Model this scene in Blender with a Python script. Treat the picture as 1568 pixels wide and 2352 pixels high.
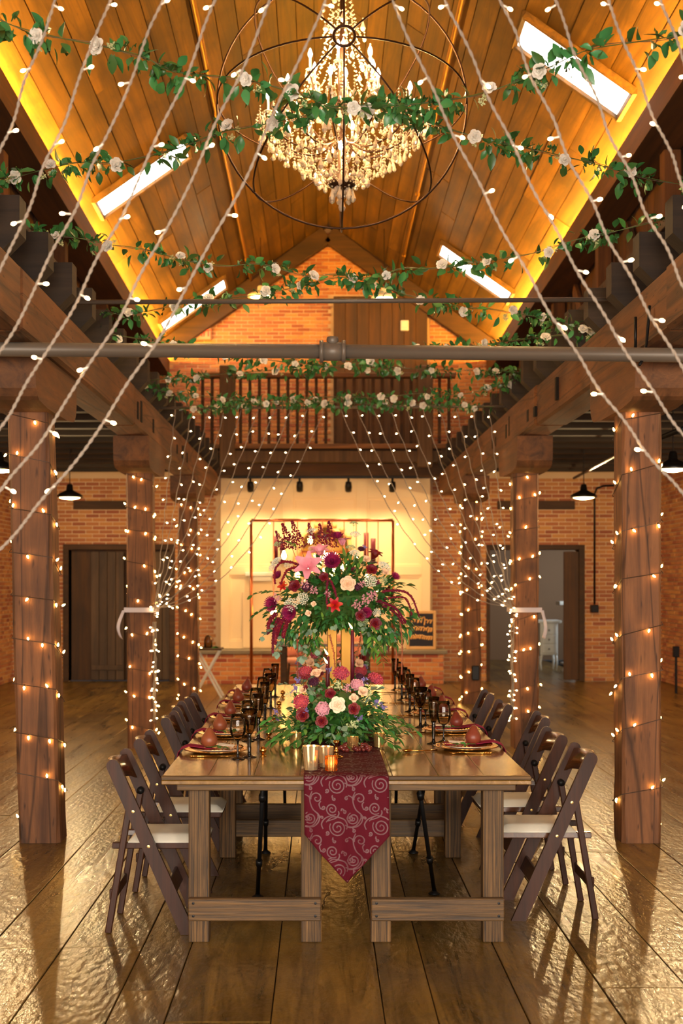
import bpy, math, random
from mathutils import Vector, Matrix, Quaternion, Euler
random.seed(7)
S = bpy.context.scene
for o in list(bpy.data.objects): bpy.data.objects.remove(o, do_unlink=True)
V = Vector
PI = math.pi
# ------------------------------------------------------------------ camera, world, lights
FPX, CX, CY, HC = 2940.0, 737.0, 1335.0, 1.62       # focal length and vanishing point in pixels of 1568x2352, eye height
cam = bpy.data.cameras.new('camera'); co = bpy.data.objects.new('camera', cam)
S.collection.objects.link(co); S.camera = co
co.location = (0, 0, HC); co.rotation_euler = (PI/2, 0, 0)
cam.sensor_fit = 'HORIZONTAL'; cam.sensor_width = 24.0; cam.lens = FPX*24/1568
cam.shift_x = (784-CX)/1568; cam.shift_y = (CY-1176)/1568
cam.dof.use_dof = True; cam.dof.focus_distance = 6.6; cam.dof.aperture_fstop = 3.2
cam.clip_end = 200
S.cycles.transparent_max_bounces = 24
S.view_settings.view_transform = 'Standard'; S.view_settings.look = 'None'
S.view_settings.exposure = 0.15; S.view_settings.gamma = 1; S.view_settings.use_curve_mapping = False
w = bpy.data.worlds.new('sky'); S.world = w; w.use_nodes = True
w.node_tree.nodes['Background'].inputs[0].default_value = (.9, .95, 1, 1)
w.node_tree.nodes['Background'].inputs[1].default_value = .6

def area_light(name, loc, rot, sx, sy, power, col):
    l = bpy.data.lights.new(name, 'AREA'); l.shape = 'RECTANGLE'; l.size = sx; l.size_y = sy
    l.energy = power; l.color = col
    o = bpy.data.objects.new(name, l); S.collection.objects.link(o); o.location = loc; o.rotation_euler = rot
    return o
# daylight through unseen windows added behind the camera, and that of the next room
for i, wx in enumerate((-2.9, .25, 3.4)):
    area_light('window_daylight', (wx, -3.9, 2.3), (PI/2, 0, 0), 1.7, 3.0, 470, (1, .89, .75))
area_light('side_room_daylight', (6.2, 24.0, 2.0), (PI/2, 0, PI/2), 2.4, 2.2, 90, (.85, .95, 1))

def P(px, py, Y):
    "world point at depth Y that stands at pixel px, py of the photograph"
    return V(((px-CX)*Y/FPX, Y, HC-(py-CY)*Y/FPX))
# ------------------------------------------------------------------ mesh helpers
class MB:
    def __init__(s): s.v = []; s.f = []; s.m = []; s.cur = 0
    def add(s, vs, fs):
        n = len(s.v); s.v += [tuple(p) for p in vs]
        for f in fs: s.f.append(tuple(i+n for i in f)); s.m.append(s.cur)
        return s
    def cbox(s, c, ax, h, b=0.0):
        "chamfered box, centre c, three unit axes ax, half sizes h"
        c = V(c); hx = h
        if b <= 0:
            vs = [c+ax[0]*(x*h[0])+ax[1]*(y*h[1])+ax[2]*(z*h[2]) for x in (-1, 1) for y in (-1, 1) for z in (-1, 1)]
            fs = [(0, 1, 3, 2), (4, 6, 7, 5), (0, 4, 5, 1), (2, 3, 7, 6), (0, 2, 6, 4), (1, 5, 7, 3)]
            if ax[0].cross(ax[1]).dot(ax[2]) < 0: fs = [tuple(reversed(f)) for f in fs]
            return s.add(vs, fs)
        b = min(b, min(h)*.9); vs = []; idx = {}
        for x in (-1, 1):
            for y in (-1, 1):
                for z in (-1, 1):
                    for k in range(3):
                        q = [x*(h[0]-b), y*(h[1]-b), z*(h[2]-b)]; q[k] = (x, y, z)[k]*h[k]
                        idx[(x, y, z, k)] = len(vs); vs.append(V(q))
        fs = []
        for k in range(3):
            i, j = [(1, 2), (0, 2), (0, 1)][k]
            for sg in (-1, 1):
                f = []
                for (a, d) in ((-1, -1), (1, -1), (1, 1), (-1, 1)):
                    q = [0, 0, 0]; q[k] = sg; q[i] = a; q[j] = d; f.append(idx[(*q, k)])
                fs.append(f)
            for a in (-1, 1):
                for d in (-1, 1):
                    f = []
                    for (e, kk) in ((-1, i), (1, i), (1, j), (-1, j)):
                        q = [0, 0, 0]; q[k] = e; q[i] = a; q[j] = d; f.append(idx[(*q, kk)])
                    fs.append(f)
        for x in (-1, 1):
            for y in (-1, 1):
                for z in (-1, 1): fs.append([idx[(x, y, z, k)] for k in range(3)])
        out = []
        for f in fs:
            n = (vs[f[1]]-vs[f[0]]).cross(vs[f[2]]-vs[f[0]]); m = sum((vs[i] for i in f), V())
            out.append(f if n.dot(m) > 0 else f[::-1])
        if ax[0].cross(ax[1]).dot(ax[2]) < 0: out = [f[::-1] for f in out]
        return s.add([c+ax[0]*q.x+ax[1]*q.y+ax[2]*q.z for q in vs], out)
    def box(s, x0, x1, y0, y1, z0, z1, b=0.0):
        return s.cbox(((x0+x1)/2, (y0+y1)/2, (z0+z1)/2), (V((1, 0, 0)), V((0, 1, 0)), V((0, 0, 1))), (abs(x1-x0)/2, abs(y1-y0)/2, abs(z1-z0)/2), b)
    def beam(s, p0, p1, wd, th, side=(0, 1, 0), b=0.0):
        "bar from p0 to p1; wd across, th along side"
        p0 = V(p0); p1 = V(p1); d = (p1-p0); L = d.length; d.normalize(); sd = V(side); sd = (sd-d*sd.dot(d)).normalized(); u = d.cross(sd)
        return s.cbox((p0+p1)/2, (d, sd, u), (L/2, th/2, wd/2), b)
    def tube(s, pts, r, n=6, closed=False, caps=True):
        pts = [V(p) for p in pts]; N = len(pts); rr = r if isinstance(r, (list, tuple)) else [r]*N
        vs = []; fs = []; pu = None
        for i, p in enumerate(pts):
            a = pts[(i-1) % N] if (closed or i > 0) else p; c = pts[(i+1) % N] if (closed or i < N-1) else p
            t = (c-a).normalized()
            if pu is None:
                pu = V((0, 0, 1)) if abs(t.z) < .9 else V((1, 0, 0))
            u = (pu-t*pu.dot(t)).normalized(); pu = u; q = t.cross(u)
            for k in range(n):
                an = 2*PI*k/n; vs.append(p+u*(rr[i]*math.cos(an))+q*(rr[i]*math.sin(an)))
        for i in range(N if closed else N-1):
            j = (i+1) % N
            for k in range(n): fs.append((i*n+k, i*n+(k+1) % n, j*n+(k+1) % n, j*n+k))
        if caps and not closed:
            fs.append(tuple(range(n))[::-1]); fs.append(tuple(range((N-1)*n, N*n)))
        return s.add(vs, fs)
    def lathe(s, prof, n=16, c=(0, 0, 0), q=None, squash=(1, 1)):
        c = V(c); vs = []; fs = []
        for (r, z) in prof:
            for k in range(n):
                a = 2*PI*k/n; p = V((r*math.cos(a)*squash[0], r*math.sin(a)*squash[1], z))
                vs.append(c+(q @ p if q else p))
        for i in range(len(prof)-1):
            for k in range(n): fs.append((i*n+k, i*n+(k+1) % n, (i+1)*n+(k+1) % n, (i+1)*n+k))
        if prof[0][0] > 1e-6: fs.append(tuple(range(n))[::-1])
        if prof[-1][0] > 1e-6: fs.append(tuple(range((len(prof)-1)*n, len(prof)*n)))
        return s.add(vs, fs)
    def octa(s, c, r, q=None, rz=None):
        c = V(c); rz = rz or r
        ps = [V((r, 0, 0)), V((0, r, 0)), V((-r, 0, 0)), V((0, -r, 0)), V((0, 0, rz)), V((0, 0, -rz))]
        return s.add([c+(q @ p if q else p) for p in ps], [(0, 1, 4), (1, 2, 4), (2, 3, 4), (3, 0, 4), (1, 0, 5), (2, 1, 5), (3, 2, 5), (0, 3, 5)])
    def ball(s, c, r, n=8, m=5, sc=(1, 1, 1)):
        prof = [(r*math.sin(PI*i/m), -r*math.cos(PI*i/m)) for i in range(m+1)]
        prof[0] = (0, -r); prof[-1] = (0, r)
        k = len(s.v); s.lathe(prof, n, (0, 0, 0))
        for i in range(k, len(s.v)):
            p = s.v[i]; s.v[i] = (c[0]+p[0]*sc[0], c[1]+p[1]*sc[1], c[2]+p[2]*sc[2])
        return s
    def sheet(s, fn, nu, nv):
        vs = [fn(i/nu, j/nv) for j in range(nv+1) for i in range(nu+1)]
        fs = [(j*(nu+1)+i, j*(nu+1)+i+1, (j+1)*(nu+1)+i+1, (j+1)*(nu+1)+i) for j in range(nv) for i in range(nu)]
        return s.add(vs, fs)
    def mesh(s, name, mats, smooth=False, off=None):
        me = bpy.data.meshes.new(name)
        vs = s.v if off is None else [(p[0]-off.x, p[1]-off.y, p[2]-off.z) for p in s.v]
        me.from_pydata(vs, [], s.f)
        for m in (mats if isinstance(mats, (list, tuple)) else [mats]): me.materials.append(m)
        if any(s.m): me.polygons.foreach_set('material_index', s.m)
        if smooth: me.polygons.foreach_set('use_smooth', [True]*len(me.polygons))
        me.update(); return me
    def build(s, name, mats, parent=None, smooth=False, local=False):
        off = None if (local or parent is None) else wloc(parent)
        o = bpy.data.objects.new(name, s.mesh(name, mats, smooth, off)); S.collection.objects.link(o)
        if parent: o.parent = parent
        return o
def wloc(o):
    p = V()
    while o: p += o.location; o = o.parent
    return p
def tag(o, label=None, cat=None, group=None, kind=None):
    if label: o['label'] = label
    if cat: o['category'] = cat
    if group: o['group'] = group
    if kind: o['kind'] = kind
    return o
def thing(name, label, cat, loc=(0, 0, 0), group=None, rz=0):
    o = bpy.data.objects.new(name, None); S.collection.objects.link(o); o.location = loc; o.rotation_euler = (0, 0, rz)
    o.empty_display_size = .05
    return tag(o, label, cat, group)
def inst(name, me, parent, pos, rot=None, sc=1.0):
    "an object with shared mesh data, pos in world coordinates under an unrotated parent"
    o = bpy.data.objects.new(name, me); S.collection.objects.link(o)
    if parent: o.parent = parent; pos = V(pos)-wloc(parent)
    o.location = pos
    if rot is not None: o.rotation_mode = 'QUATERNION'; o.rotation_quaternion = rot
    o.scale = (sc, sc, sc) if not isinstance(sc, (tuple, list)) else sc
    return o
def copy_tree(o, parent=None):
    c = o.copy(); S.collection.objects.link(c); c.parent = parent
    for ch in [x for x in o.children]: copy_tree(ch, c)
    return c
def kid(o): return list(o.children)
ORD = ['nearest', 'second', 'third', 'fourth', 'fifth', 'sixth', 'seventh', 'eighth', 'ninth', 'tenth', 'eleventh', 'twelfth']
def R(a, b): return random.uniform(a, b)
def qdir(d, roll=0.0):
    "rotation that takes +Z to d"
    return V(d).to_track_quat('Z', 'Y') @ Quaternion((0, 0, 1), roll)
def bez(a, b, c, n):
    return [a*(1-t)**2+b*(2*t*(1-t))+c*t*t for t in [i/n for i in range(n+1)]]
# ------------------------------------------------------------------ materials
def lin(c):
    return tuple([((x/255)/12.92 if x/255 <= .04045 else ((x/255+.055)/1.055)**2.4) for x in c])+(1,)
def newmat(name):
    m = bpy.data.materials.new(name); m.use_nodes = True
    return m, m.node_tree, m.node_tree.nodes['Principled BSDF']
def plain(name, c, rough=.5, metal=0, coat=0, var=0.0, spec=None, sheen=0, trans=0, ior=1.45, alpha=1, sss=0, bump=0, bscale=60):
    m, nt, b = newmat(name); b.inputs['Base Color'].default_value = lin(c)
    b.inputs['Roughness'].default_value = rough; b.inputs['Metallic'].default_value = metal
    b.inputs['Coat Weight'].default_value = coat; b.inputs['Coat Roughness'].default_value = .15
    b.inputs['Sheen Weight'].default_value = sheen; b.inputs['Transmission Weight'].default_value = trans; b.inputs['IOR'].default_value = ior
    if spec is not None: b.inputs['Specular IOR Level'].default_value = spec
    if sss: b.inputs['Subsurface Weight'].default_value = sss; b.inputs['Subsurface Radius'].default_value = (.01, .01, .01); b.inputs['Subsurface Scale'].default_value = .5
    L = nt.links; N = nt.nodes
    if var:
        oi = N.new('ShaderNodeObjectInfo'); ge = N.new('ShaderNodeNewGeometry')
        ad = N.new('ShaderNodeMath'); ad.operation = 'ADD'; L.new(oi.outputs['Random'], ad.inputs[0]); L.new(ge.outputs['Random Per Island'], ad.inputs[1])
        fr = N.new('ShaderNodeMath'); fr.operation = 'FRACT'; L.new(ad.outputs[0], fr.inputs[0])
        mr = N.new('ShaderNodeMapRange'); mr.inputs['To Min'].default_value = 1-var; mr.inputs['To Max'].default_value = 1+var; L.new(fr.outputs[0], mr.inputs['Value'])
        hs = N.new('ShaderNodeHueSaturation'); hs.inputs['Color'].default_value = lin(c); L.new(mr.outputs[0], hs.inputs['Value'])
        mh = N.new('ShaderNodeMapRange'); mh.inputs['To Min'].default_value = .5-var*.06; mh.inputs['To Max'].default_value = .5+var*.06; L.new(fr.outputs[0], mh.inputs['Value']); L.new(mh.outputs[0], hs.inputs['Hue'])
        L.new(hs.outputs[0], b.inputs['Base Color'])
    if bump:
        tc = N.new('ShaderNodeTexCoord'); no = N.new('ShaderNodeTexNoise'); no.inputs['Scale'].default_value = bscale; no.inputs['Detail'].default_value = 4
        L.new(tc.outputs['Object'], no.inputs['Vector']); bp = N.new('ShaderNodeBump'); bp.inputs['Strength'].default_value = bump; bp.inputs['Distance'].default_value = .01
        L.new(no.outputs[0], bp.inputs['Height']); L.new(bp.outputs[0], b.inputs['Normal'])
    return m
def emit(name, c, strength, base=(255, 240, 210)):
    m, nt, b = newmat(name); b.inputs['Base Color'].default_value = lin(base)
    b.inputs['Emission Color'].default_value = lin(c); b.inputs['Emission Strength'].default_value = strength
    return m
def wood(name, dark, light, axis='Y', grain=16, along=.8, rough=.5, bump=.25, coat=0, var=.18, stain=.35, stain_c=None, knots=0, stain_s=1.3, bump2=0, b2s=9, ror=.12, specks=0, ramp=(.34, .68)):
    m, nt, b = newmat(name); N = nt.nodes; L = nt.links
    tc = N.new('ShaderNodeTexCoord'); oi = N.new('ShaderNodeObjectInfo')
    mu = N.new('ShaderNodeMath'); mu.operation = 'MULTIPLY'; mu.inputs[1].default_value = 53.7; L.new(oi.outputs['Random'], mu.inputs[0])
    av = N.new('ShaderNodeVectorMath'); av.operation = 'ADD'; L.new(tc.outputs['Object'], av.inputs[0]); L.new(mu.outputs[0], av.inputs[1])
    mp = N.new('ShaderNodeMapping'); sc = [grain]*3; sc['XYZ'.index(axis)] = along; mp.inputs['Scale'].default_value = sc; L.new(av.outputs[0], mp.inputs['Vector'])
    n1 = N.new('ShaderNodeTexNoise'); n1.inputs['Scale'].default_value = 1; n1.inputs['Detail'].default_value = 7; n1.inputs['Roughness'].default_value = .68; n1.inputs['Distortion'].default_value = .8
    L.new(mp.outputs[0], n1.inputs['Vector'])
    rp = N.new('ShaderNodeValToRGB'); rp.color_ramp.elements[0].position = ramp[0]; rp.color_ramp.elements[1].position = ramp[1]
    rp.color_ramp.elements[0].color = lin(dark); rp.color_ramp.elements[1].color = lin(light); L.new(n1.outputs[0], rp.inputs[0])
    n2 = N.new('ShaderNodeTexNoise'); n2.inputs['Scale'].default_value = stain_s; n2.inputs['Detail'].default_value = 5; L.new(av.outputs[0], n2.inputs['Vector'])
    mx = N.new('ShaderNodeMix'); mx.data_type = 'RGBA'; mx.blend_type = 'MIX'
    mr = N.new('ShaderNodeMapRange'); mr.inputs['From Min'].default_value = .45; mr.inputs['From Max'].default_value = .72; mr.inputs['To Max'].default_value = stain; L.new(n2.outputs[0], mr.inputs['Value'])
    L.new(mr.outputs[0], mx.inputs['Factor']); L.new(rp.outputs[0], mx.inputs['A'])
    mx.inputs['B'].default_value = lin(stain_c) if stain_c else tuple(x*.45 for x in lin(dark)[:3])+(1,)
    if specks:
        for (scl, st, lo, hi) in ((26, .22, .0, .10), (5.5, .05, .0, .035)):
            mq = N.new('ShaderNodeMapping'); sq = [scl]*3; sq['XYZ'.index(axis)] = scl*st; mq.inputs['Scale'].default_value = sq; L.new(av.outputs[0], mq.inputs['Vector'])
            nz = N.new('ShaderNodeTexNoise'); nz.inputs['Scale'].default_value = .8; L.new(mq.outputs[0], nz.inputs['Vector'])
            vo = N.new('ShaderNodeTexVoronoi'); vo.feature = 'DISTANCE_TO_EDGE' if scl < 20 else 'F1'; vo.inputs['Scale'].default_value = 1
            va = N.new('ShaderNodeVectorMath'); va.operation = 'ADD'; L.new(mq.outputs[0], va.inputs[0]); L.new(nz.outputs['Color'], va.inputs[1]); L.new(va.outputs[0], vo.inputs['Vector'])
            m4 = N.new('ShaderNodeMapRange'); m4.inputs['From Min'].default_value = lo if scl < 20 else .05; m4.inputs['From Max'].default_value = hi if scl < 20 else .22; m4.inputs['To Min'].default_value = specks; m4.inputs['To Max'].default_value = 0; L.new(vo.outputs['Distance'], m4.inputs['Value'])
            mz = N.new('ShaderNodeMix'); mz.data_type = 'RGBA'; L.new(m4.outputs[0], mz.inputs['Factor']); L.new(mx.outputs['Result'], mz.inputs['A']); mz.inputs['B'].default_value = tuple(x*.22 for x in lin(dark)[:3])+(1,); mx = mz
    hs = N.new('ShaderNodeHueSaturation'); mv = N.new('ShaderNodeMapRange'); mv.inputs['To Min'].default_value = 1-var; mv.inputs['To Max'].default_value = 1+var
    L.new(oi.outputs['Random'], mv.inputs['Value']); L.new(mv.outputs[0], hs.inputs['Value']); L.new(mx.outputs['Result'], hs.inputs['Color'])
    L.new(hs.outputs[0], b.inputs['Base Color'])
    mrr = N.new('ShaderNodeMapRange'); mrr.inputs['To Min'].default_value = max(.03, rough-ror); mrr.inputs['To Max'].default_value = rough+ror; L.new(n1.outputs[0], mrr.inputs['Value']); L.new(mrr.outputs[0], b.inputs['Roughness'])
    b.inputs['Coat Weight'].default_value = coat; b.inputs['Coat Roughness'].default_value = .12
    bp = N.new('ShaderNodeBump'); bp.inputs['Strength'].default_value = bump; bp.inputs['Distance'].default_value = .01; L.new(n1.outputs[0], bp.inputs['Height'])
    if bump2:
        n3 = N.new('ShaderNodeTexNoise'); n3.inputs['Scale'].default_value = b2s; n3.inputs['Detail'].default_value = 3
        m3 = N.new('ShaderNodeMapping'); s3 = [1.6]*3; s3['XYZ'.index(axis)] = .7; m3.inputs['Scale'].default_value = s3; L.new(av.outputs[0], m3.inputs['Vector']); L.new(m3.outputs[0], n3.inputs['Vector'])
        b2 = N.new('ShaderNodeBump'); b2.inputs['Strength'].default_value = bump2; b2.inputs['Distance'].default_value = .02; L.new(n3.outputs[0], b2.inputs['Height']); L.new(bp.outputs[0], b2.inputs['Normal'])
        L.new(b2.outputs[0], b.inputs['Normal']); L.new(b2.outputs[0], b.inputs['Coat Normal'])
    else: L.new(bp.outputs[0], b.inputs['Normal'])
    return m
M = {}
M['floor'] = wood('floor_wood', (72, 54, 21), (136, 106, 50), 'Y', 9, .9, .3, .18, .35, .16, .6, (48, 34, 14), bump2=.3, b2s=20, stain_s=1.7, specks=.35)
M['floor'].node_tree.nodes['Principled BSDF'].inputs['Specular IOR Level'].default_value = .4
M['floor'].node_tree.nodes['Principled BSDF'].inputs['Coat Weight'].default_value = .22
M['sub'] = plain('gap_dark', (18, 12, 7), .9)
M['column'] = wood('column_wood', (84, 50, 27), (140, 92, 56), 'Z', 11, .7, .75, .5, 0, .08, .55, (58, 36, 22), stain_s=2.2, specks=.75)
M['beam'] = wood('beam_wood', (76, 46, 22), (130, 82, 44), 'Y', 9, .6, .75, .5, 0, .1, .5, (60, 36, 18), stain_s=1.5, specks=.6)
M['bolster'] = wood('bolster_wood', (76, 46, 22), (130, 82, 44), 'Y', 9, .6, .75, .5, 0, .1, .5, (60, 36, 18), stain_s=1.5)
M['joist'] = wood('joist_wood', (36, 28, 22), (62, 50, 40), 'X', 12, .6, .8, .4, 0, .2, .4)
M['deck'] = wood('loft_deck_wood', (40, 26, 16), (74, 50, 30), 'X', 9, .6, .8, .4, 0, .25, .4)
M['knee'] = wood('knee_wall_wood', (60, 34, 17), (104, 64, 34), 'Z', 9, .5, .8, .3, 0, .35, .5)
M['roof'] = wood('roof_wood', (66, 45, 8), (120, 84, 22), 'Y', 9, .3, .6, .2, .0, .28, .8, (46, 30, 6), stain_s=1.2, specks=.3)
M['purlin'] = wood('purlin_wood', (66, 38, 18), (110, 68, 34), 'Y', 9, .5, .75, .3, 0, .1, .4)
M['table'] = wood('table_wood', (92, 63, 18), (138, 100, 38), 'Y', 11, .7, .24, .015, .4, .08, .35, (86, 58, 26))
M['tleg'] = wood('table_leg_wood', (44, 29, 14), (122, 90, 52), 'Z', 130, 1.6, .65, .4, 0, .1, .4, (52, 38, 22), ramp=(.4, .62), stain_s=4)
M['tbar'] = wood('table_rail_wood', (50, 34, 16), (110, 80, 43), 'X', 90, 2.2, .6, .35, 0, .1, .4, (52, 38, 22), ramp=(.36, .66), stain_s=4)
M['chair'] = wood('chair_wood', (44, 23, 14), (70, 39, 25), 'Z', 26, 1.2, .4, .08, .05, .06, .2)
M['slat'] = wood('chair_slat_wood', (58, 32, 18), (96, 56, 28), 'Y', 22, 1.4, .22, .05, .6, .06, .2)
M['chair'].node_tree.nodes['Principled BSDF'].inputs['Specular IOR Level'].default_value = .2
M['pad'] = plain('seat_vinyl', (214, 210, 196), .5, bump=.1)
M['door'] = wood('door_wood', (58, 44, 33), (98, 76, 56), 'Z', 10, .5, .7, .3, 0, .15, .5)
M['dark'] = wood('dark_timber', (52, 34, 20), (86, 58, 34), 'X', 10, .6, .75, .3, 0, .1, .4)
M['updoor'] = wood('loft_door_wood', (58, 36, 18), (96, 62, 30), 'Z', 8, .5, .7, .3, 0, .12, .4)
M['rail'] = wood('railing_wood', (92, 60, 32), (150, 104, 56), 'X', 12, .6, .6, .3, 0, .1, .3)
M['post'] = wood('railing_post_wood', (78, 60, 44), (116, 92, 66), 'Z', 12, .6, .7, .3, 0, .1, .3)
M['brick'] = plain('brick', (180, 118, 76), .85, var=.28, bump=.5, bscale=40)
M['brick2'] = plain('hearth_brick', (186, 112, 76), .85, var=.34, bump=.5, bscale=40)
M['mortar'] = plain('mortar', (214, 184, 146), .95, bump=.4, bscale=30)
M['cream'] = plain('cream_paint', (236, 214, 176), .6, bump=.04, bscale=12)
M['slate'] = plain('ledge_stone', (128, 118, 102), .7, bump=.3)
M['pipe'] = plain('grey_painted_pipe', (104, 94, 84), .42, .15)
M['iron'] = plain('black_iron', (22, 22, 24), .45, .5)
M['steel'] = plain('steel', (170, 165, 158), .35, .9)
M['gold'] = plain('gold', (222, 170, 88), .16, 1.0)
M['goldm'] = plain('brushed_gold', (156, 114, 50), .45, .85)
M['brass'] = plain('brass_rivet', (206, 176, 110), .3, 1)
M['copper'] = plain('copper', (200, 116, 74), .3, 1)
M['white'] = plain('white_paint', (226, 226, 220), .5)
M['whitepl'] = plain('porcelain', (236, 234, 226), .2)
M['wire_w'] = plain('white_cord', (150, 137, 124), .7)
M['wire_b'] = plain('brown_cord', (70, 50, 36), .6)
M['thin'] = plain('steel_wire', (150, 140, 126), .4, .6)
M['runner'] = plain('burgundy_cloth', (80, 11, 27), .85, spec=.2, bump=.1, bscale=500)
M['scroll'] = plain('mauve_brocade', (100, 62, 68), .55, spec=.4)
M['napkin'] = plain('burgundy_napkin', (132, 26, 56), .8, spec=.2)
M['ribbon'] = plain('white_organza', (198, 188, 194), .6)
def thin_glass(name, tint, f0, base=0.0, gcol=(255, 255, 255), rough=.03):
    m = bpy.data.materials.new(name); m.use_nodes = True; nt = m.node_tree; N = nt.nodes; L = nt.links
    N.remove(N['Principled BSDF']); tr = N.new('ShaderNodeBsdfTransparent'); tr.inputs[0].default_value = lin(tint)
    gl = N.new('ShaderNodeBsdfGlossy'); gl.inputs['Roughness'].default_value = rough; gl.inputs['Color'].default_value = lin(gcol); lw = N.new('ShaderNodeLayerWeight'); lw.inputs[0].default_value = f0
    mx = N.new('ShaderNodeMixShader'); ma = N.new('ShaderNodeMath'); ma.operation = 'ADD'; ma.use_clamp = True; ma.inputs[1].default_value = base; L.new(lw.outputs['Fresnel'], ma.inputs[0]); L.new(ma.outputs[0], mx.inputs[0]); L.new(tr.outputs[0], mx.inputs[1]); L.new(gl.outputs[0], mx.inputs[2]); L.new(mx.outputs[0], N['Material Output'].inputs[0]); return m
M['smoke'] = thin_glass('smoked_glass', (222, 212, 196), .3)
M['smoked'] = thin_glass('dark_smoked_glass', (172, 154, 128), .3)
M['stem'] = plain('black_glass', (14, 12, 12), .05, coat=.5)
M['mercury'] = plain('mercury_glass', (232, 190, 120), .14, .85)
M['amber'] = thin_glass('amber_glass', (252, 214, 140), .3, .4, (255, 206, 120), .2)
M['crystal'] = plain('crystal', (255, 238, 212), .02, trans=.5, ior=1.5, var=.1)
M['cage'] = plain('cage_iron', (64, 40, 26), .45, .6)
M['leaf'] = plain('garland_leaf', (64, 122, 62), .3, var=.4)
M['leaf2'] = plain('ruscus_leaf', (66, 120, 50), .4, var=.4)
M['leaf3'] = plain('bright_leaf', (104, 146, 58), .45, var=.3)
M['euc'] = plain('eucalyptus_leaf', (132, 164, 138), .55, var=.2)
M['spray'] = plain('cream_spray', (206, 214, 160), .6, var=.2)
M['stemg'] = plain('green_stem', (84, 110, 58), .6)
M['rosew'] = plain('white_silk_rose', (240, 234, 222), .6, var=.06, sss=.2)
M['rosec'] = plain('cream_rose', (246, 226, 196), .55, var=.05, sss=.2)
M['rosep'] = plain('peach_rose', (246, 208, 172), .55, var=.06, sss=.2)
M['rosed'] = plain('burgundy_rose', (112, 14, 30), .55, var=.25)
M['plum'] = plain('plum_flower', (72, 20, 50), .6, var=.3)
M['mum'] = plain('magenta_mum', (150, 30, 84), .55, var=.25)
M['lily'] = plain('pink_lily', (236, 150, 166), .5, var=.08, sss=.2)
M['redlily'] = plain('red_lily', (196, 46, 22), .5, var=.2)
M['lace'] = plain('white_lace_flower', (232, 234, 214), .7, var=.08)
M['green_lace'] = plain('green_lace_flower', (170, 188, 136), .7, var=.12)
M['amar'] = plain('burgundy_amaranth', (124, 18, 50), .7, var=.3)
M['amarb'] = plain('rust_amaranth', (158, 84, 60), .7, var=.25)
M['cocks'] = plain('rose_cockscomb', (190, 74, 92), .75, var=.2)
M['blush'] = plain('blush_scabiosa', (222, 158, 172), .7, var=.15)
M['violet'] = plain('violet_flower', (136, 122, 186), .6, var=.25)
M['grape'] = plain('red_grape', (104, 40, 36), .22, var=.25, coat=.3)
M['pear'] = plain('red_pear', (124, 56, 40), .4, var=.25, bump=.12, bscale=26)
M['candle'] = plain('burgundy_wax', (92, 18, 40), .42, sss=.1)
M['card'] = plain('white_card', (244, 242, 236), .7)
M['chalk'] = plain('navy_board', (32, 34, 52), .7)
M['ink'] = plain('gold_lettering', (226, 176, 110), .6)
M['frame'] = plain('gold_picture_frame', (206, 164, 108), .5)
M['shade'] = plain('black_enamel', (26, 24, 22), .3, coat=.4)
M['shadew'] = plain('white_enamel', (240, 236, 224), .4)
M['sidewall'] = plain('plain_brown_wall', (128, 100, 76), .9, bump=.2, bscale=8)
M['pinkv'] = plain('blush_velvet', (216, 148, 128), .8, sheen=.5)
M['husk'] = plain('clear_husk', (240, 228, 214), .3)
M['fairy'] = emit('fairy_bulb', (255, 190, 96), 60)
M['fairyw'] = emit('string_led', (255, 206, 140), 42)
M['cbulb'] = emit('candle_bulb', (255, 212, 144), 1100)
M['edison'] = emit('edison_bulb', (255, 186, 90), 70)
M['flame'] = emit('candle_flame', (255, 190, 90), 60)
M['pbulb'] = emit('pendant_bulb', (255, 214, 150), 12)
M['tealight'] = emit('tealight_flame', (255, 200, 120), 25)
M['cove'] = emit('cove_light', (255, 184, 66), 250)
M['pane'] = emit('skylight_pane', (250, 246, 236), 6)
M['exit'] = emit('exit_letters', (255, 50, 25), 1.0, (200, 30, 15))
M['exitbox'] = emit('exit_housing', (255, 150, 90), .15, (196, 140, 104))
# ------------------------------------------------------------------ the shell
XL, XR, YN, YF, YU = -5.0, 5.5, -4.0, 20.7, 22.5
# floor: planks laid along the hall over a dark base
floor = MB().box(XL-.2, 7.2, YN, 27, -.12, -.03).build('floor', M['sub']); tag(floor, 'wide worn golden brown plank floor of the hall', kind='structure')
seams = [-.79, -.576, -.185, .236, .433, .767, 1.117, 1.46]
x = 1.46
while x < 7.0: x += R(.26, .42); seams.append(x)
x = -.79
while x > XL: x -= R(.26, .42); seams.insert(0, x)
for a, b_ in zip(seams[:-1], seams[1:]):
    y = YN+R(0, 1.5)-1.5
    yend = YF+.1 if (b_ < 2.4 or a > 4.3) else 26.5
    if a > 5.6: y = 20.8; yend = 26.5
    while y < yend:
        y2 = min(y+R(3.2, 6.0), yend)
        if y2-y > .3:
            z = R(-.0015, .0012)
            MB().box(max(a, XL)+.002, b_-.0025, max(y, YN), y2-.002, -.03, z, .0025).build('floor_plank', M['floor'], floor)
        y = y2
def holes_boxes(mb, u0, u1, v0, v1, holes, fn):
    us = sorted(set([u0, u1]+[h[0] for h in holes]+[h[1] for h in holes])); us = [u for u in us if u0 <= u <= u1]
    for a, b in zip(us[:-1], us[1:]):
        m = (a+b)/2; cuts = sorted([(h[2], h[3]) for h in holes if h[0] < m < h[1]]); v = v0
        for (c, d) in cuts:
            if c > v+1e-4: fn(mb, a, b, v, c)
            v = max(v, d)
        if v < v1-1e-4: fn(mb, a, b, v, v1)
BRK = {}
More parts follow.
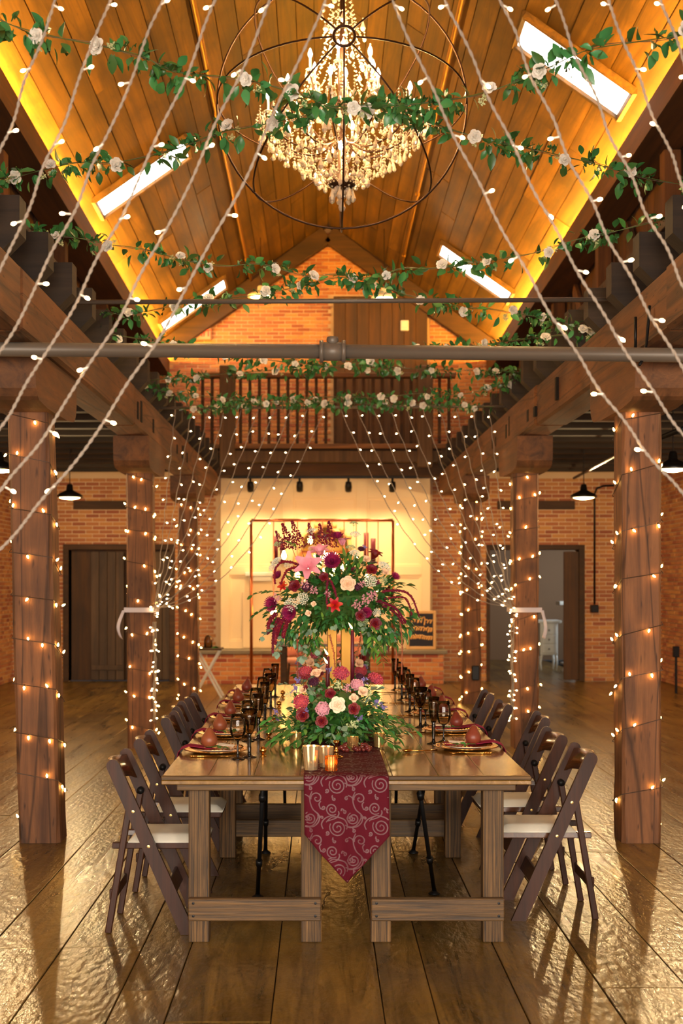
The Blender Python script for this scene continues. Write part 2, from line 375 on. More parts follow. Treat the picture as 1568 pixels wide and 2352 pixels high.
def brickwork(parent, O, U, N, u0, u1, v0, v1, holes, mat, nobj, score, bw=.204, bh=.05, j=.0145, top=None):
    "running-bond bricks proud of a mortar wall: the nobj best in view are objects, the rest one part"
    O = V(O); U = V(U); N = V(N); Z = V((0, 0, 1)); full = []; rest = MB(); k = 0; v = v0+.006
    while v+bh <= v1+.02:
        u = u0-(.5*(bw+j) if k % 2 else 0)
        while u < u1:
            a, b = max(u, u0), min(u+bw, u1)
            ok = b-a > .04
            for h in holes:
                if v+bh > h[2]+.005 and v < h[3]-.005:
                    if a >= h[0]-.02 and b <= h[1]+.02: ok = False; break
                    if a < h[0] < b: b = h[0]-.004
                    elif a < h[1] < b: a = h[1]+.004
                    if b-a < .04: ok = False; break
            if ok and top and v+bh > top((a+b)/2): ok = False
            if ok:
                c = O+U*((a+b)/2)+Z*(v+bh/2); pr = R(.004, .011)
                if abs(b-a-bw) < .001: full.append((score(c), random.random(), c, pr))
                else: rest.cbox(c+N*(pr/2), (U, N, Z), ((b-a)/2, .012+pr/2, bh/2), .004)
            u += bw+j
        v += bh+j; k += 1
    full.sort(key=lambda t: (-t[0], t[1]))
    key = (tuple(U), mat.name)
    if key not in BRK: BRK[key] = MB().cbox((0, 0, 0), (U, N, Z), (bw/2, .016, bh/2), .004).mesh('brick', mat)
    for sc, _, c, pr in full[:nobj]: inst('brick', BRK[key], parent, c+N*(pr-.012))
    for sc, _, c, pr in full[nobj:]: rest.cbox(c+N*(pr/2), (U, N, Z), (bw/2, .012+pr/2, bh/2))
    if rest.v: tag(rest.build('brick_field', mat, parent), kind='stuff')
def seen(rects):
    def f(p):
        px = CX+FPX*p.x/p.y; py = CY-FPX*(p.z-HC)/p.y
        if not (0 < px < 1568 and 0 < py < 2352): return -1
        for (a, b, c, d) in rects:
            if a < px < b and c < py < d: return 0
        return 1
    return f
# far wall, lower storey
LD, RD = (-4.08, -2.45, 0, 2.13), (2.73, 4.17, 0, 2.13)
mb = MB(); holes_boxes(mb, XL-.2, XR+.2, 0, 3.6, [LD, RD], lambda m, a, b, c, d: m.box(a, b, YF+.012, YF+.3, c, d))
wf = mb.build('wall_far', M['mortar']); tag(wf, 'orange brick wall at the far end of the hall', kind='structure')
brickwork(wf, (0, YF+.012, 0), (1, 0, 0), (0, -1, 0), XL, XR, 0, 3.3, [LD, RD, (-1.7, 1.8, 0, 3.4)], M['brick'], 300,
          seen([(0, 145, 0, 1600), (270, 350, 0, 1700), (390, 445, 0, 1700), (1065, 1120, 0, 1700), (1170, 1245, 0, 1700), (1405, 1568, 0, 1700), (0, 1568, 0, 1085)]))
for nm, a, b in (('lintel', 2.85, 4.1), ('lintel', -4.0, -3.1)):
    MB().box(a, b, YF-.03, YF+.02, 2.78, 2.92, .008).build(nm, M['dark'], wf)
# side walls
for nm, X, Nx, lab in (('wall_left', XL, 1, 'brick side wall beyond the left columns'), ('wall_right', XR, -1, 'brick side wall beyond the right columns')):
    o = MB().box(X-(.3 if Nx > 0 else .012*-1+0), X+(.0 if Nx > 0 else .3), YN, YF+.3, 0, 3.6).build(nm, M['mortar']); tag(o, lab, kind='structure')
    brickwork(o, (X, 0, 0), (0, 1, 0), (Nx, 0, 0), 9.5, YF, 0, 3.4, [], M['brick'], 120, seen([(60, 1500, 0, 2352), (0, 1568, 0, 1085), (1405, 1519, 0, 2000)]))
# unseen wall behind the camera, three tall windows added for daylight on the table
mb = MB(); wh = [(-3.8, -2.0, .8, 3.9), (-.65, 1.15, .8, 3.9), (2.5, 4.3, .8, 3.9)]
holes_boxes(mb, XL-.2, XR+.2, 0, 8.6, wh, lambda m, a, b, c, d: m.box(a, b, YN-.3, YN, c, d))
tag(mb.build('wall_near', M['mortar']), 'wall with three tall windows behind the camera', kind='structure')
for i, h in enumerate(wh):
    m = MB()
    for k in range(4): xx = h[0]+.03+(h[1]-h[0]-.06)*k/3; m.box(xx-.03, xx+.03, YN-.2, YN-.14, h[2], h[3])
    for k in range(5): zz = h[2]+.03+(h[3]-h[2]-.06)*k/4; m.box(h[0], h[1], YN-.2, YN-.14, zz-.03, zz+.03)
    tag(m.build('window_%d' % (i+5), M['white']), 'tall gridded window in the wall behind the camera', kind='structure')
# loft decks over the side aisles, with their joists
for sd, lab in ((-1, 'left'), (1, 'right')):
    xi = -1.56 if sd < 0 else 1.82; xo = XL if sd < 0 else XR
    xd = -1.75 if sd < 0 else 2.0
    o = MB().box(min(xd, xo), max(xd, xo), YN, YF+1.8, 3.66, 3.74).build('ceiling_'+lab, M['deck']); tag(o, 'dark plank loft floor carried on joists over the %s aisle' % lab, kind='structure')
    y = -3.8
    while y < 20.2:
        m = MB(); zb, zt = 3.335, 3.62; t = .075
        pr = [(xi, zt), (xi, zb+.09), (xi-sd*-.0+sd*.09, zb), (xo, zb), (xo, zt)]
        vs = [(p[0], y-t, p[1]) for p in pr]+[(p[0], y+t, p[1]) for p in pr]
        fs = [(0, 1, 2, 3, 4), (9, 8, 7, 6, 5)]+[(i, (i+5), (i+1) % 5+5, (i+1) % 5) for i in range(5)]
        if sd < 0: fs = [f[::-1] for f in fs]
        m.add(vs, fs); m.build('joist', M['joist'], o)
        y += .7
    y = -3.9
    while y < 21: MB().box(min(xi-sd*-.12, xo), max(xi+sd*.12, xo), y, min(y+.235, 21), 3.622, 3.658, .003).build('deck_board', M['deck'], o); y += .24
# roof
RX, EXL, EXR, PITCH = .12, -2.74, 2.98, .70
def eave(y): return 6.07-.033*(y-16)
def roofz(x, y): return eave(y)+PITCH*((x-EXL) if x < RX else (EXR-x))
ceil = MB().box(-3.3, 3.5, YN-.3, YU+.4, 8.9, 8.95).build('ceiling', M['sub']); tag(ceil, 'steep plank roof glowing amber over the hall', kind='structure')
for sd in (-1, 1):
    xe = EXL-.32 if sd < 0 else EXR+.32; n = 16
    for k in range(n):
        xa = RX+(xe-RX)*k/n; xb = RX+(xe-RX)*(k+1)/n
        y = YN-R(0, 3)
        while y < YU+.2:
            y2 = min(y+R(3.5, 6.5), YU+.2); ya = max(y, YN-.2)
            if y2-ya > .2:
                dz = R(0, .012); g = .004*sd
                pr = [V((xa+g, 0, 0)), V((xb-g, 0, 0))]
                vs = []
                for yy in (ya+.003, y2-.003):
                    for xx in (xa+g, xb-g):
                        z = roofz(xx, yy) if (xx-RX)*sd > 0 else roofz(RX, yy)
                        vs += [(xx, yy, z+dz), (xx, yy, z+dz+.04)]
                fs = [(0, 2, 6, 4), (1, 5, 7, 3), (0, 4, 5, 1), (2, 3, 7, 6), (0, 1, 3, 2), (4, 6, 7, 5)]
                if sd < 0: fs = [f[::-1] for f in fs]
                MB().add(vs, fs).build('roof_board', M['roof'], ceil)
            y = y2
for sd in (-1, 1):
    xe = EXL-.3 if sd < 0 else EXR+.3; vs = []
    for yy in (YN-.3, YU+.4):
        for xx in (RX-sd*.1, xe):
            z = roofz(RX, yy)+.07 if (xx-RX)*sd < 0 else roofz(xx, yy)
            vs += [(xx, yy, z+.06), (xx, yy, z+.09)]
    MB().add(vs, [(0, 2, 6, 4), (1, 5, 7, 3), (0, 4, 5, 1), (2, 3, 7, 6), (0, 1, 3, 2), (4, 6, 7, 5)]).build('roof_backing', M['sub'], ceil)
# eave purlins with the hidden cove lights, and the plank knee walls under them
for sd, xe, lab in ((-1, EXL, 'left'), (1, EXR, 'right')):
    m = MB(); ya, yb = YN, YU
    def slab(x0, x1, d0, d1, mm):
        vs = [(xx, yy, eave(yy)+dd) for yy in (ya, yb) for xx in (x0, x1) for dd in (d0, d1)]
        mm.add(vs, [(0, 1, 3, 2), (4, 6, 7, 5), (0, 4, 5, 1), (2, 3, 7, 6), (0, 2, 6, 4), (1, 5, 7, 3)])
    slab(min(xe-sd*.08, xe+sd*.32), max(xe-sd*.08, xe+sd*.32), -.62, -.36, m)
    slab(min(xe+sd*.26, xe+sd*.32), max(xe+sd*.26, xe+sd*.32), -.36, -.17, m)  # added outer lip, blocks the cove light from the outer roof
    t = m.build('eave_beam', M['purlin']); tag(t, 'long dark timber under the glowing %s eave of the roof' % lab, 'beam')
    m = MB(); slab(min(xe+sd*.10, xe+sd*.16), max(xe+sd*.10, xe+sd*.16), -.355, -.33, m)
    m.build('cove_light', M['cove'], t)
    wl = MB().box(xe+sd*.42-.02, xe+sd*.42+.02, YN, YU, 3.7, 5.75).build('wall_loft_'+lab, M['sub']); tag(wl, 'dark plank wall of the loft on the %s' % lab, kind='structure')
    y = 4.0
    while y < YU-.1:
        wd = R(.2, .3); dx = R(0, .03); xx = xe+sd*(.38-dx)
        MB().box(xx-.015, xx+.015, y, y+wd-.012, 3.72, eave(y)-.55, .004).build('wall_board', M['knee'], wl); y += wd
    for y in (6.2, 9.0, 11.8, 14.6, 17.4, 20.2):
        xx = xe+sd*.24; MB().box(xx-.08, xx+.08, y-.08, y+.08, 3.74, eave(y)-.63, .008).build('wall_post', M['knee'], wl)
        MB().beam((xx+sd*.05, y+.1, 3.8), (xx+sd*.05, y+1.9, 5.4), .16, .05, (1, 0, 0), .004).build('wall_brace', M['knee'], wl)
# gable wall of the upper storey
gz = lambda x: roofz(x, YU)-.02
mb = MB(); pts = [(EXL-.4, 3.5), (EXR+.4, 3.5), (EXR+.4, gz(EXR+.4)), (RX, gz(RX)), (EXL-.4, gz(EXL-.4))]
vs = [(p[0], YU, p[1]) for p in pts]+[(p[0], YU+.3, p[1]) for p in pts]
mb.add(vs, [(0, 1, 2, 3, 4), (9, 8, 7, 6, 5)]+[(i, i+5, (i+1) % 5+5, (i+1) % 5) for i in range(5)])
gw = mb.build('wall_gable', M['mortar']); tag(gw, 'brick gable wall behind the loft railing', kind='structure')
DX0, DX1 = .22, 1.86
brickwork(gw, (0, YU, 0), (1, 0, 0), (0, -1, 0), EXL-.4, EXR+.4, 3.75, 8.0, [(DX0-.05, DX1+.05, 3.6, 6.62)], M['brick'], 300, seen([(0, 540, 850, 2000), (0, 1568, 1025, 2352), (0, 1568, 690, 715), (0, 1568, 795, 835)]), top=gz)
for sd, xe in ((-1, EXL), (1, EXR)):
    MB().beam((RX+sd*.02, YU-.12, gz(RX)-.16), (xe, YU-.12, gz(xe)-.16), .3, .16, (0, 1, 0), .01).build('rake_timber', M['dark'], gw)
d = MB().box(DX0, DX1, YU-.1, YU-.02, 3.72, 6.6).build('door_1', M['updoor']); tag(d, 'wide dark wooden sliding door in the loft gable', kind='structure')
for k in range(8):
    xa = DX0+(DX1-DX0)*k/8; MB().box(xa+.003, xa+(DX1-DX0)/8-.003, YU-.125, YU-.1, 3.72, 6.6, .004).build('door_plank', M['updoor'], d)
tb = thing('wall_thermostat', 'small white control box on the dark loft door', 'control box', P(929, 748, YU-.14))
MB().box(*[c for c in (tb.location.x-.07, tb.location.x+.07, YU-.17, YU-.126, tb.location.z-.09, tb.location.z+.09)], .01).build('case', M['white'], tb)
MB().box(tb.location.x-.04, tb.location.x+.03, YU-.176, YU-.17, tb.location.z-.02, tb.location.z+.06, .003).build('cover', M['shadew'], tb)
# exit sign
e = P(462, 766, YU-.1); ex = thing('exit_sign', 'lit red exit sign on the brick gable wall', 'sign', e)
MB().box(e.x-.17, e.x+.17, YU-.1, YU-.02, e.z-.11, e.z+.11, .015).build('housing', M['exitbox'], ex)
cu = bpy.data.curves.new('letters', 'FONT'); cu.body = 'EXIT'; cu.size = .17; cu.extrude = .004; cu.align_x = 'CENTER'; cu.align_y = 'CENTER'; cu.materials.append(M['exit'])
def letters(curve, parent, loc):
    t = bpy.data.objects.new('tmp', curve); S.collection.objects.link(t); bpy.context.view_layer.update()
    me = bpy.data.meshes.new_from_object(t.evaluated_get(bpy.context.evaluated_depsgraph_get())); bpy.data.objects.remove(t, do_unlink=True)
    o = bpy.data.objects.new('lettering', me); S.collection.objects.link(o); o.parent = parent; o.location = loc; o.rotation_euler = (PI/2, 0, 0); return o
letters(cu, ex, (0, -.005, 0))
# skylights
for i, (sd, y0, y1, x0, x1, lab) in enumerate(((-1, 15.1, 15.72, -2.68, -1.6, 'nearer skylight in the left slope of the roof'), (-1, 21.2, 21.85, -2.68, -1.6, 'far skylight at the end of the left roof slope'),
                               (1, 11.98, 12.6, 1.9, 2.93, 'large near skylight in the right slope of the roof'), (1, 19.3, 19.95, 1.82, 2.9, 'smaller far skylight in the right slope of the roof'))):
    p = lambda x, y, d: (x, y, roofz(x, y)-d)
    m = MB(); m.add([p(x0, y0, .03), p(x1, y0, .03), p(x1, y1, .03), p(x0, y1, .03), p(x0, y0, .001), p(x1, y0, .001), p(x1, y1, .001), p(x0, y1, .001)], [(3, 2, 1, 0), (4, 5, 6, 7), (0, 1, 5, 4), (1, 2, 6, 5), (2, 3, 7, 6), (3, 0, 4, 7)])
    o = m.build('window_%d' % (i+1), M['pane']); tag(o, lab, kind='structure')
    for (a, b) in ((p(x0, y0, .035), p(x1, y0, .035)), (p(x0, y1, .035), p(x1, y1, .035)), (p(x0, y0-.02, .035), p(x0, y1+.02, .035)), (p(x1, y0-.02, .035), p(x1, y1+.02, .035))):
        MB().beam(a, b, .05, .07, (0, 0, 1), .005).build('frame_bar', M['roof'], o)
# conduits along the roof
for x, lab in ((-1.22, 'left'), (1.36, 'right')):
    pts = [(x, y, roofz(x, y)-.06) for y in (2, 9, 16, YU-.2)]
    o = thing('roof_conduit', 'thin straight pipe running along the %s slope of the roof' % lab, 'pipe', pts[0])
    MB().tube(pts, .022, 8).build('pipe', M['goldm'], o, True)
    for y in (6, 9, 12, 15, 18, 21): MB().tube([(x, y, roofz(x, y)-.06), (x, y+.08, roofz(x, y+.08)-.06)], .034, 8).build('coupling', M['goldm'], o, True)
# ------------------------------------------------------------------ columns, beams, bolsters
def rough_post(name, x0, x1, y0, y1, z0, z1, lean, mat, parent, b=.018):
    m = MB(); n = 14; vs = []; fs = []
    for i in range(n+1):
        t = i/n; z = z0+(z1-z0)*t; dx = lean*t
        j = lambda: R(-.004, .004)
        ring = [(x0+b, y0), (x1-b, y0), (x1, y0+b), (x1, y1-b), (x1-b, y1), (x0+b, y1), (x0, y1-b), (x0, y0+b)]
        vs += [(px+dx+j(), py+j(), z) for px, py in ring]
    for i in range(n):
        for k in range(8): fs.append((i*8+k, i*8+(k+1) % 8, (i+1)*8+(k+1) % 8, (i+1)*8+k))
    fs.append(tuple(range(8))[::-1]); fs.append(tuple(range(n*8, n*8+8)))
    m.add(vs, fs); return m.build(name, mat, parent)
COLS = []
for sd in (-1, 1):
    lr = 'left' if sd < 0 else 'right'
    for k, y in enumerate((3.45, 7.91, 12.37, 16.83)):
        x0, x1 = (-1.868, -1.615) if sd < 0 else (1.862, 2.105)
        lean = -.075 if (sd < 0 and k == 1) else (-.02 if sd < 0 else 0.0)
        lab = ['column beside the camera out of frame', 'nearest', 'middle', 'farthest'][k]
        t = thing('timber_column', ('%s rough brown timber column on the %s, wound with lights' % (lab, lr)) if k else 'rough timber column beside the camera on the '+lr, 'column', ((x0+x1)/2, y+.12, 0))
        rough_post('shaft', x0, x1, y, y+.245, 0, 2.70, lean, M['column'], t)
        xc = (x0+x1)/2+lean; m = MB(); hw = .165
        # bolster: rounded lower ends, runs along the beam
        prof = [(-.62, 2.97), (-.62, 2.80)]+[(-.62+.12*(1-math.cos(a)), 2.80-.12*math.sin(a)) for a in (.5, 1.0, 1.4)]+[(-.3, 2.665), (.3, 2.665)]+[(.62-.12*(1-math.cos(a)), 2.80-.12*math.sin(a)) for a in (1.4, 1.0, .5)]+[(.62, 2.80), (.62, 2.97)]
        n = len(prof); vs = [(xc-hw, y+.12+p[0], p[1]) for p in prof]+[(xc+hw, y+.12+p[0], p[1]) for p in prof]
        fs = [tuple(range(n))[::-1], tuple(range(n, 2*n))]+[(i, (i+1) % n, (i+1) % n+n, i+n) for i in range(n)]
        m.add(vs, [f[::-1] for f in fs]); m.build('bolster', M['bolster'], t)
        COLS.append((sd, k, x0, x1, y, y+.245, lean))
    x0, x1 = (-1.9, -1.62) if sd < 0 else (1.86, 2.13)
    t = thing('timber_beam', 'long hewn timber beam along the %s row of columns' % lr, 'beam', ((x0+x1)/2, YN, 2.97))
    ys = [YN+.02, 2.2, 6.9, 11.1, 15.6, 20.2]
    for a, b in zip(ys[:-1], ys[1:]):
        rr = R(-.01, .01); MB().box(x0+rr, x1+rr, a+.004, b-.004, 2.972, 3.325, .02).build('timber', M['beam'], t)
    for k in range(7):
        yy = R(7, 17); xx = x0 if sd > 0 else x1
        MB().box(xx-.012, xx+.012, yy, yy+R(.06, .1), 3.05, 3.05+R(.08, .2)).build('mortise', M['sub'], t)
# iron tie pipes across the hall
tp = thing('tie_pipe', 'thick grey iron pipe across the hall with a central coupling', 'pipe', (.1, 7.12, 2.88))
MB().tube([(-4.9, 7.12, 2.93), (.02, 7.12, 2.898)], .04, 16).build('pipe_run', M['pipe'], tp, True)
MB().tube([(.1, 7.12, 2.898), (5.4, 7.12, 2.84)], .04, 16).build('pipe_run', M['pipe'], tp, True)
m = MB(); m.tube([(-.0, 7.12, 2.898), (.128, 7.12, 2.897)], .052, 16); m.build('coupling', M['pipe'], tp, True)
for xx in (-.005, .118): MB().tube([(xx-.004, 7.12, 2.898), (xx+.018, 7.12, 2.898)], .062, 16).build('collar', M['pipe'], tp, True)
m = MB(); m.lathe([(.03, 2.93), (.034, 2.965), (.03, 2.978), (0, 2.982)], 12, (.064, 7.12, 0)); m.build('cap', M['pipe'], tp, True)
hk = tp
hp = [P(1491, 702, 7.2), P(1488, 745, 7.2), P(1484, 790, 7.2), P(1476, 826, 7.13), P(1468, 838, 7.08)]
MB().tube(hp, .009, 6).build('hanger_rod', M['iron'], hk, True); MB().tube([P(1459, 728, 7.3), P(1459, 800, 7.3)], .009, 6).build('hanger_rod', M['iron'], hk, True)
for (yy, zz, r, lab) in ((8.45, 3.46, .016, 'slim steel rod across the hall behind the thick pipe'), (12.95, 3.37, .014, 'far slim steel rod that carries the curtain of light strands'), (3.95, 3.48, .014, 'slim steel rod just above the picture carrying near light strands')):
    o = MB().tube([(-1.95, yy, zz), (2.15, yy, zz+.02)], r, 8).build('tie_rod', M['pipe'], None, True); tag(o, lab, 'rod')
# ------------------------------------------------------------------ balcony at the far end
bl = thing('balcony', 'timber balcony front with railing below the brick gable', 'balcony', (0, 20.1, 3.3))
MB().box(-2.4, 2.6, 20.0, 22.4, 3.60, 3.70).build('deck', M['deck'], bl)
MB().box(-1.9, 2.1, 20.02, 20.2, 3.27, 3.47, .01).build('lower_beam', M['dark'], bl)
MB().box(-1.9, 2.1, 19.98, 20.06, 3.48, 3.66, .008).build('fascia', M['post'], bl)
MB().box(-1.9, 2.1, 19.94, 20.1, 3.69, 3.765, .008).build('bottom_rail', M['rail'], bl)
MB().box(-1.9, 2.1, 19.93, 20.11, 4.80, 4.87, .008).build('top_rail', M['rail'], bl)
for (a, b) in ((-1.58, -1.34), (1.50, 1.74)):
    MB().box(a, b, 19.9, 20.14, 3.40, 4.98, .012).build('newel', M['post'], bl)
x = -1.85
while x < 2.1:
    if not (-1.62 < x < -1.32 or 1.46 < x < 1.77): MB().box(x-.024, x+.024, 19.99, 20.04, 3.76, 4.81, .004).build('baluster', M['dark'], bl)
    x += .148
# ------------------------------------------------------------------ cream chimney wall, hearth, track lights
cp = thing('chimney_panel', 'tall cream panelled chimney wall above the brick hearth', 'panelling', (.1, 20.5, .53))
X0, X1, Z0, Z1, YP = -1.6, 1.74, .545, 3.26, 20.42
MB().box(X0, X1, YP, YF, Z0, Z1).build('backing', M['cream'], cp)
for a, b in ((X0, X0+.14), (-.62, -.44), (.56, .74), (X1-.14, X1)): MB().box(a, b, YP-.025, YP, Z0, Z1, .004).build('stile', M['cream'], cp)
for (z0, z1) in ((Z0, Z0+.12), (1.72, 1.86), (2.95, 3.26)):
    for a, b in ((X0+.14, -.62), (-.44, .56), (.74, X1-.14)): MB().box(a, b, YP-.025, YP, z0, z1, .004).build('rail', M['cream'], cp)
for (z0, z1) in ((Z0+.12, 1.72), (1.86, 2.95)):
    for a, b in ((X0+.14, -.62), (-.44, .56), (.74, X1-.14)):
        m = MB(); w_ = .035
        for q in ((a, b, z0, z0+w_), (a, b, z1-w_, z1), (a, a+w_, z0+w_, z1-w_), (b-w_, b, z0+w_, z1-w_)): m.box(q[0], q[1], YP-.014, YP, q[2], q[3], .004)
        m.build('moulding', M['cream'], cp)
he = thing('brick_hearth', 'low brick hearth with a stone ledge under the cream panelling', 'hearth', (.0, 20.2, 0))
MB().box(-2.0, 1.92, 20.1, 20.66, 0, .47).build('core', M['mortar'], he)
MB().box(-2.04, 1.98, 20.04, 20.68, .475, .54, .01).build('ledge', M['slate'], he)
brickwork(he, (0, 20.1, 0), (1, 0, 0), (0, -1, 0), -2.0, 1.92, .0, .46, [], M['brick2'], 300, lambda p: 1, bw=.2, bh=.055, j=.014)
MB().box(-1.25, -.3, 20.38, 20.395, .56, 1.45, .01).build('side_pilaster', M['cream'], cp)
ms = thing('mantel_shelf', 'short white mantel shelf left of the copper frame bulbs', 'shelf', (-1.1, 20.3, 1.72))
MB().box(-1.2, -.72, 20.2, 20.395, 1.70, 1.76, .008).build('board', M['white'], ms); MB().box(-1.14, -.78, 20.26, 20.395, 1.62, 1.70, .008).build('bracket', M['white'], ms)
tr = thing('track_light', 'black ceiling track with four spotlight heads above the cream panelling', 'track light', (.1, 19.9, 3.25))
MB().box(-1.4, 1.5, 20.06, 20.1, 3.232, 3.272).build('track', M['iron'], tr)
for i, px in enumerate((575, 688, 800, 901)):
    p = P(px, 1100, 20.08); p.z = 3.2
    m = MB(); m.tube([p+V((0, 0, .05)), p+V((0, 0, -.03))], .018, 8); hd = m.build('head', M['iron'], tr, True)
    m = MB(); m.lathe([(.0, -.085), (.05, -.08), (.055, 0), (.045, .07), (.0, .08)], 12, p+V((0, .02, -.09)), Quaternion((1, 0, 0), .5)); m.build('can', M['iron'], hd, True)
    l = bpy.data.lights.new('spot', 'SPOT'); l.energy = 110; l.color = (1, .66, .30); l.spot_size = 2.6; l.spot_blend = 1.0; l.shadow_soft_size = .05
    lo = bpy.data.objects.new('track_spot', l); S.collection.objects.link(lo); lo.location = (p.x, 19.93, 3.05); lo.rotation_euler = (-.2, 0, 0)
# doors of the far wall
d = MB().box(LD[0]-.09, LD[0], YF-.02, YF+.25, 0, LD[3]+.09, .005).box(LD[1], LD[1]+.09, YF-.02, YF+.25, 0, LD[3]+.09, .005).box(LD[0], LD[1], YF-.02, YF+.25, LD[3], LD[3]+.09, .005).build('door_2', M['dark'])
tag(d, 'doorway with a weathered plank door in the far left brick wall', kind='structure')
MB().box(LD[0], LD[1], YF+.24, YF+.28, 0, LD[3]).build('back_panel', M['updoor'], d)
for k in range(4): MB().box(-3.73+.135*k, -3.73+.135*(k+1)-.006, YF+.05, YF+.1, .02, 2.1, .004).build('door_plank', M['door'], d)
for k in range(5): MB().box(-3.1+.13*k, -3.1+.13*(k+1)-.006, YF+.12, YF+.17, .02, 2.1, .004).build('door_plank', M['post'], d)
MB().box(-3.72, -3.2, YF+.03, YF+.05, .18, .26, .004).build('door_rail', M['door'], d)
d = MB().box(RD[0]-.06, RD[0], YF-.02, YF+.25, 0, RD[3]+.08, .005).box(RD[1], RD[1]+.09, YF-.02, YF+.25, 0, RD[3]+.08, .005).box(RD[0], RD[1], YF-.02, YF+.25, RD[3], RD[3]+.08, .005).build('door_3', M['dark'])
tag(d, 'open doorway to a bright side room in the far right wall', kind='structure')
MB().box(3.93, 4.17, YF+.02, YF+.07, .02, 2.1, .006).build('door_leaf', M['updoor'], d)
# side room
o = MB().box(2.0, 7.0, 26.4, 26.6, 0, 3.2).build('wall_side_room', M['sidewall']); tag(o, 'plain brown wall of the side room', kind='structure')
o = MB().box(1.9, 2.0, 21.0, 26.5, 0, 3.2).build('wall_side_room_left', M['sidewall']); tag(o, 'left wall of the side room', kind='structure')
o = MB().box(7.0, 7.1, 20.9, 26.5, 0, 3.2).build('wall_side_room_right', M['sidewall']); tag(o, 'right wall of the side room', kind='structure')
o = MB().box(2.0, 7.0, 21.0, 26.5, 3.2, 3.3).build('ceiling_side_room', M['sidewall']); tag(o, 'ceiling of the side room', kind='structure')
# ------------------------------------------------------------------ tables
TZ = .76; TXL, TXM, TXR = -.704, .111, .927
def make_table(x0, x1, y0, y1, lab):
    t = thing('farm_table', lab, 'table', ((x0+x1)/2, (y0+y1)/2, 0))
    n = 4
    for k in range(n):
        a = x0+(x1-x0)*k/n; b = x0+(x1-x0)*(k+1)/n
        MB().box(a+.0008, b-.0008, y0+.022, y1, TZ-.036, TZ, .002).build('top_board', M['table'], t)
    MB().box(x0, x1, y0, y0+.021, TZ-.017, TZ, .003).build('end_board', M['tbar'], t); MB().box(x0, x1, y0+.002, y0+.021, TZ-.037, TZ-.0185, .003).build('end_board', M['table'], t)
    MB().box(x0+.004, x1-.004, y0+.03, y1-.01, TZ-.02, TZ-.012).build('joint_filler', M['sub'], t)
    for (a, b) in ((y0+.03, y0+.13), (y1-.13, y1-.03)): MB().box(x0+.065, x1-.065, a, b, TZ-.068, TZ-.037, .003).build('cross_batten', M['tbar'], t)
    for (a, b) in ((x0+.11, x0+.15), (x1-.15, x1-.11)): MB().box(a, b, y0+.24, y1-.24, TZ-.13, TZ-.0375, .003).build('apron', M['table'], t)
    for yy in (y0+.1, y0+1.85 if y0 < 7 else y1-.19):
        for xx in (x0+.11, x1-.2): MB().box(xx, xx+.092, yy, yy+.092, 0, TZ-.069, .004).build('leg', M['tleg'], t)
        fy = yy-.036 if yy < (y0+y1)/2 else yy+.093
        rl = MB().box(x0+.112, x1-.11, fy, fy+.035, .105, .205, .004).build('stretcher', M['tbar'], t)
        for xx in (x0+.135, x1-.135):
            for zz in (.128, .185): MB().lathe([(.0, 0), (.006, 0), (.006, .004), (0, .005)], 8, (xx, fy, zz), Quaternion((1, 0, 0), PI/2)).build('screw', M['iron'], rl)
    return t
YT = [5.64, 8.05, 8.06, 10.66]
tabs = [make_table(TXL, TXM-.001, YT[0], YT[1], 'near left farm table of stained boards under the runner'), make_table(TXM+.001, TXR, YT[0], YT[1], 'near right farm table of stained boards under the runner'),
        make_table(TXL, TXM-.001, YT[2], YT[3], 'far left farm table continuing the banquet table'), make_table(TXM+.001, TXR, YT[2], YT[3], 'far right farm table continuing the banquet table')]
# black pipe props under the tables
for i, (x0, y0, x1, y1, t) in enumerate(((-.268, 5.95, -.324, 6.55, 0), (.45, 6.0, .585, 6.62, 1), (-.30, 7.0, -.33, 7.62, 0), (.60, 7.0, .55, 7.62, 1), (-.25, 8.4, -.25, 8.9, 2), (.5, 8.4, .52, 8.9, 3))):
    a, b = V((x0, y0, TZ-.037)), V((x1, y1, .02)); d = (b-a)
    r = MB().tube([a, b], .011, 8).build('pipe_prop', M['iron'], tabs[t], True)
    for u in (.18, .72): q = a+d*u; MB().tube([q-d*.02, q+d*.02], .017, 8).build('pipe_collar', M['iron'], r, True)
    MB().lathe([(.03, 0), (.03, .006), (.014, .016), (.011, .03)], 10, (x1, y1, .002)).build('pipe_foot', M['iron'], r, True)
# ------------------------------------------------------------------ runner with brocade scrolls
RC, RW = .111, .374
def rlen(u): return .475-.21*min(1, abs(u)/(RW/2))
def rpt(u, s, off=0.0):
    if s >= 0: return V((RC+u, YT[0]+s, TZ+.004+.0015*math.sin(u*21+s*7)+off))
    a = -s; r = .012
    if a < r*PI/2:
        th = a/r; return V((RC+u, YT[0]-.004-(r+off)*math.sin(th)+.004, TZ+.004-r+(r+off)*math.cos(th)))
    q = a-r*PI/2; wv = .016*(q/.45)*math.sin(u*26+.6)+.010*(q/.45)*math.sin(u*60)
    return V((RC+u+.012*q, YT[0]-r-off-.05*q+wv, TZ+.004-r-q))
ru = thing('table_runner', 'burgundy brocade runner with grey scrolls hanging to a point', 'runner', (RC, YT[0], TZ))
nu = 24; rows = [1-i/26 for i in range(26)]; L2 = YT[3]-YT[0]-.02
svals = lambda u: [-rlen(u)*r for r in rows]+[0]+[L2*(i/40) for i in range(1, 41)]
vs = []; cols = [(-.5+i/nu)*RW for i in range(nu+1)]
for j in range(len(rows)+41): vs += [rpt(u, svals(u)[j]) for u in cols]
nr = len(rows)+41
fs = [(j*(nu+1)+i, j*(nu+1)+i+1, (j+1)*(nu+1)+i+1, (j+1)*(nu+1)+i) for j in range(nr-1) for i in range(nu)]
m = MB(); m.add(vs, fs); cl = m.build('cloth', M['runner'], ru, True)
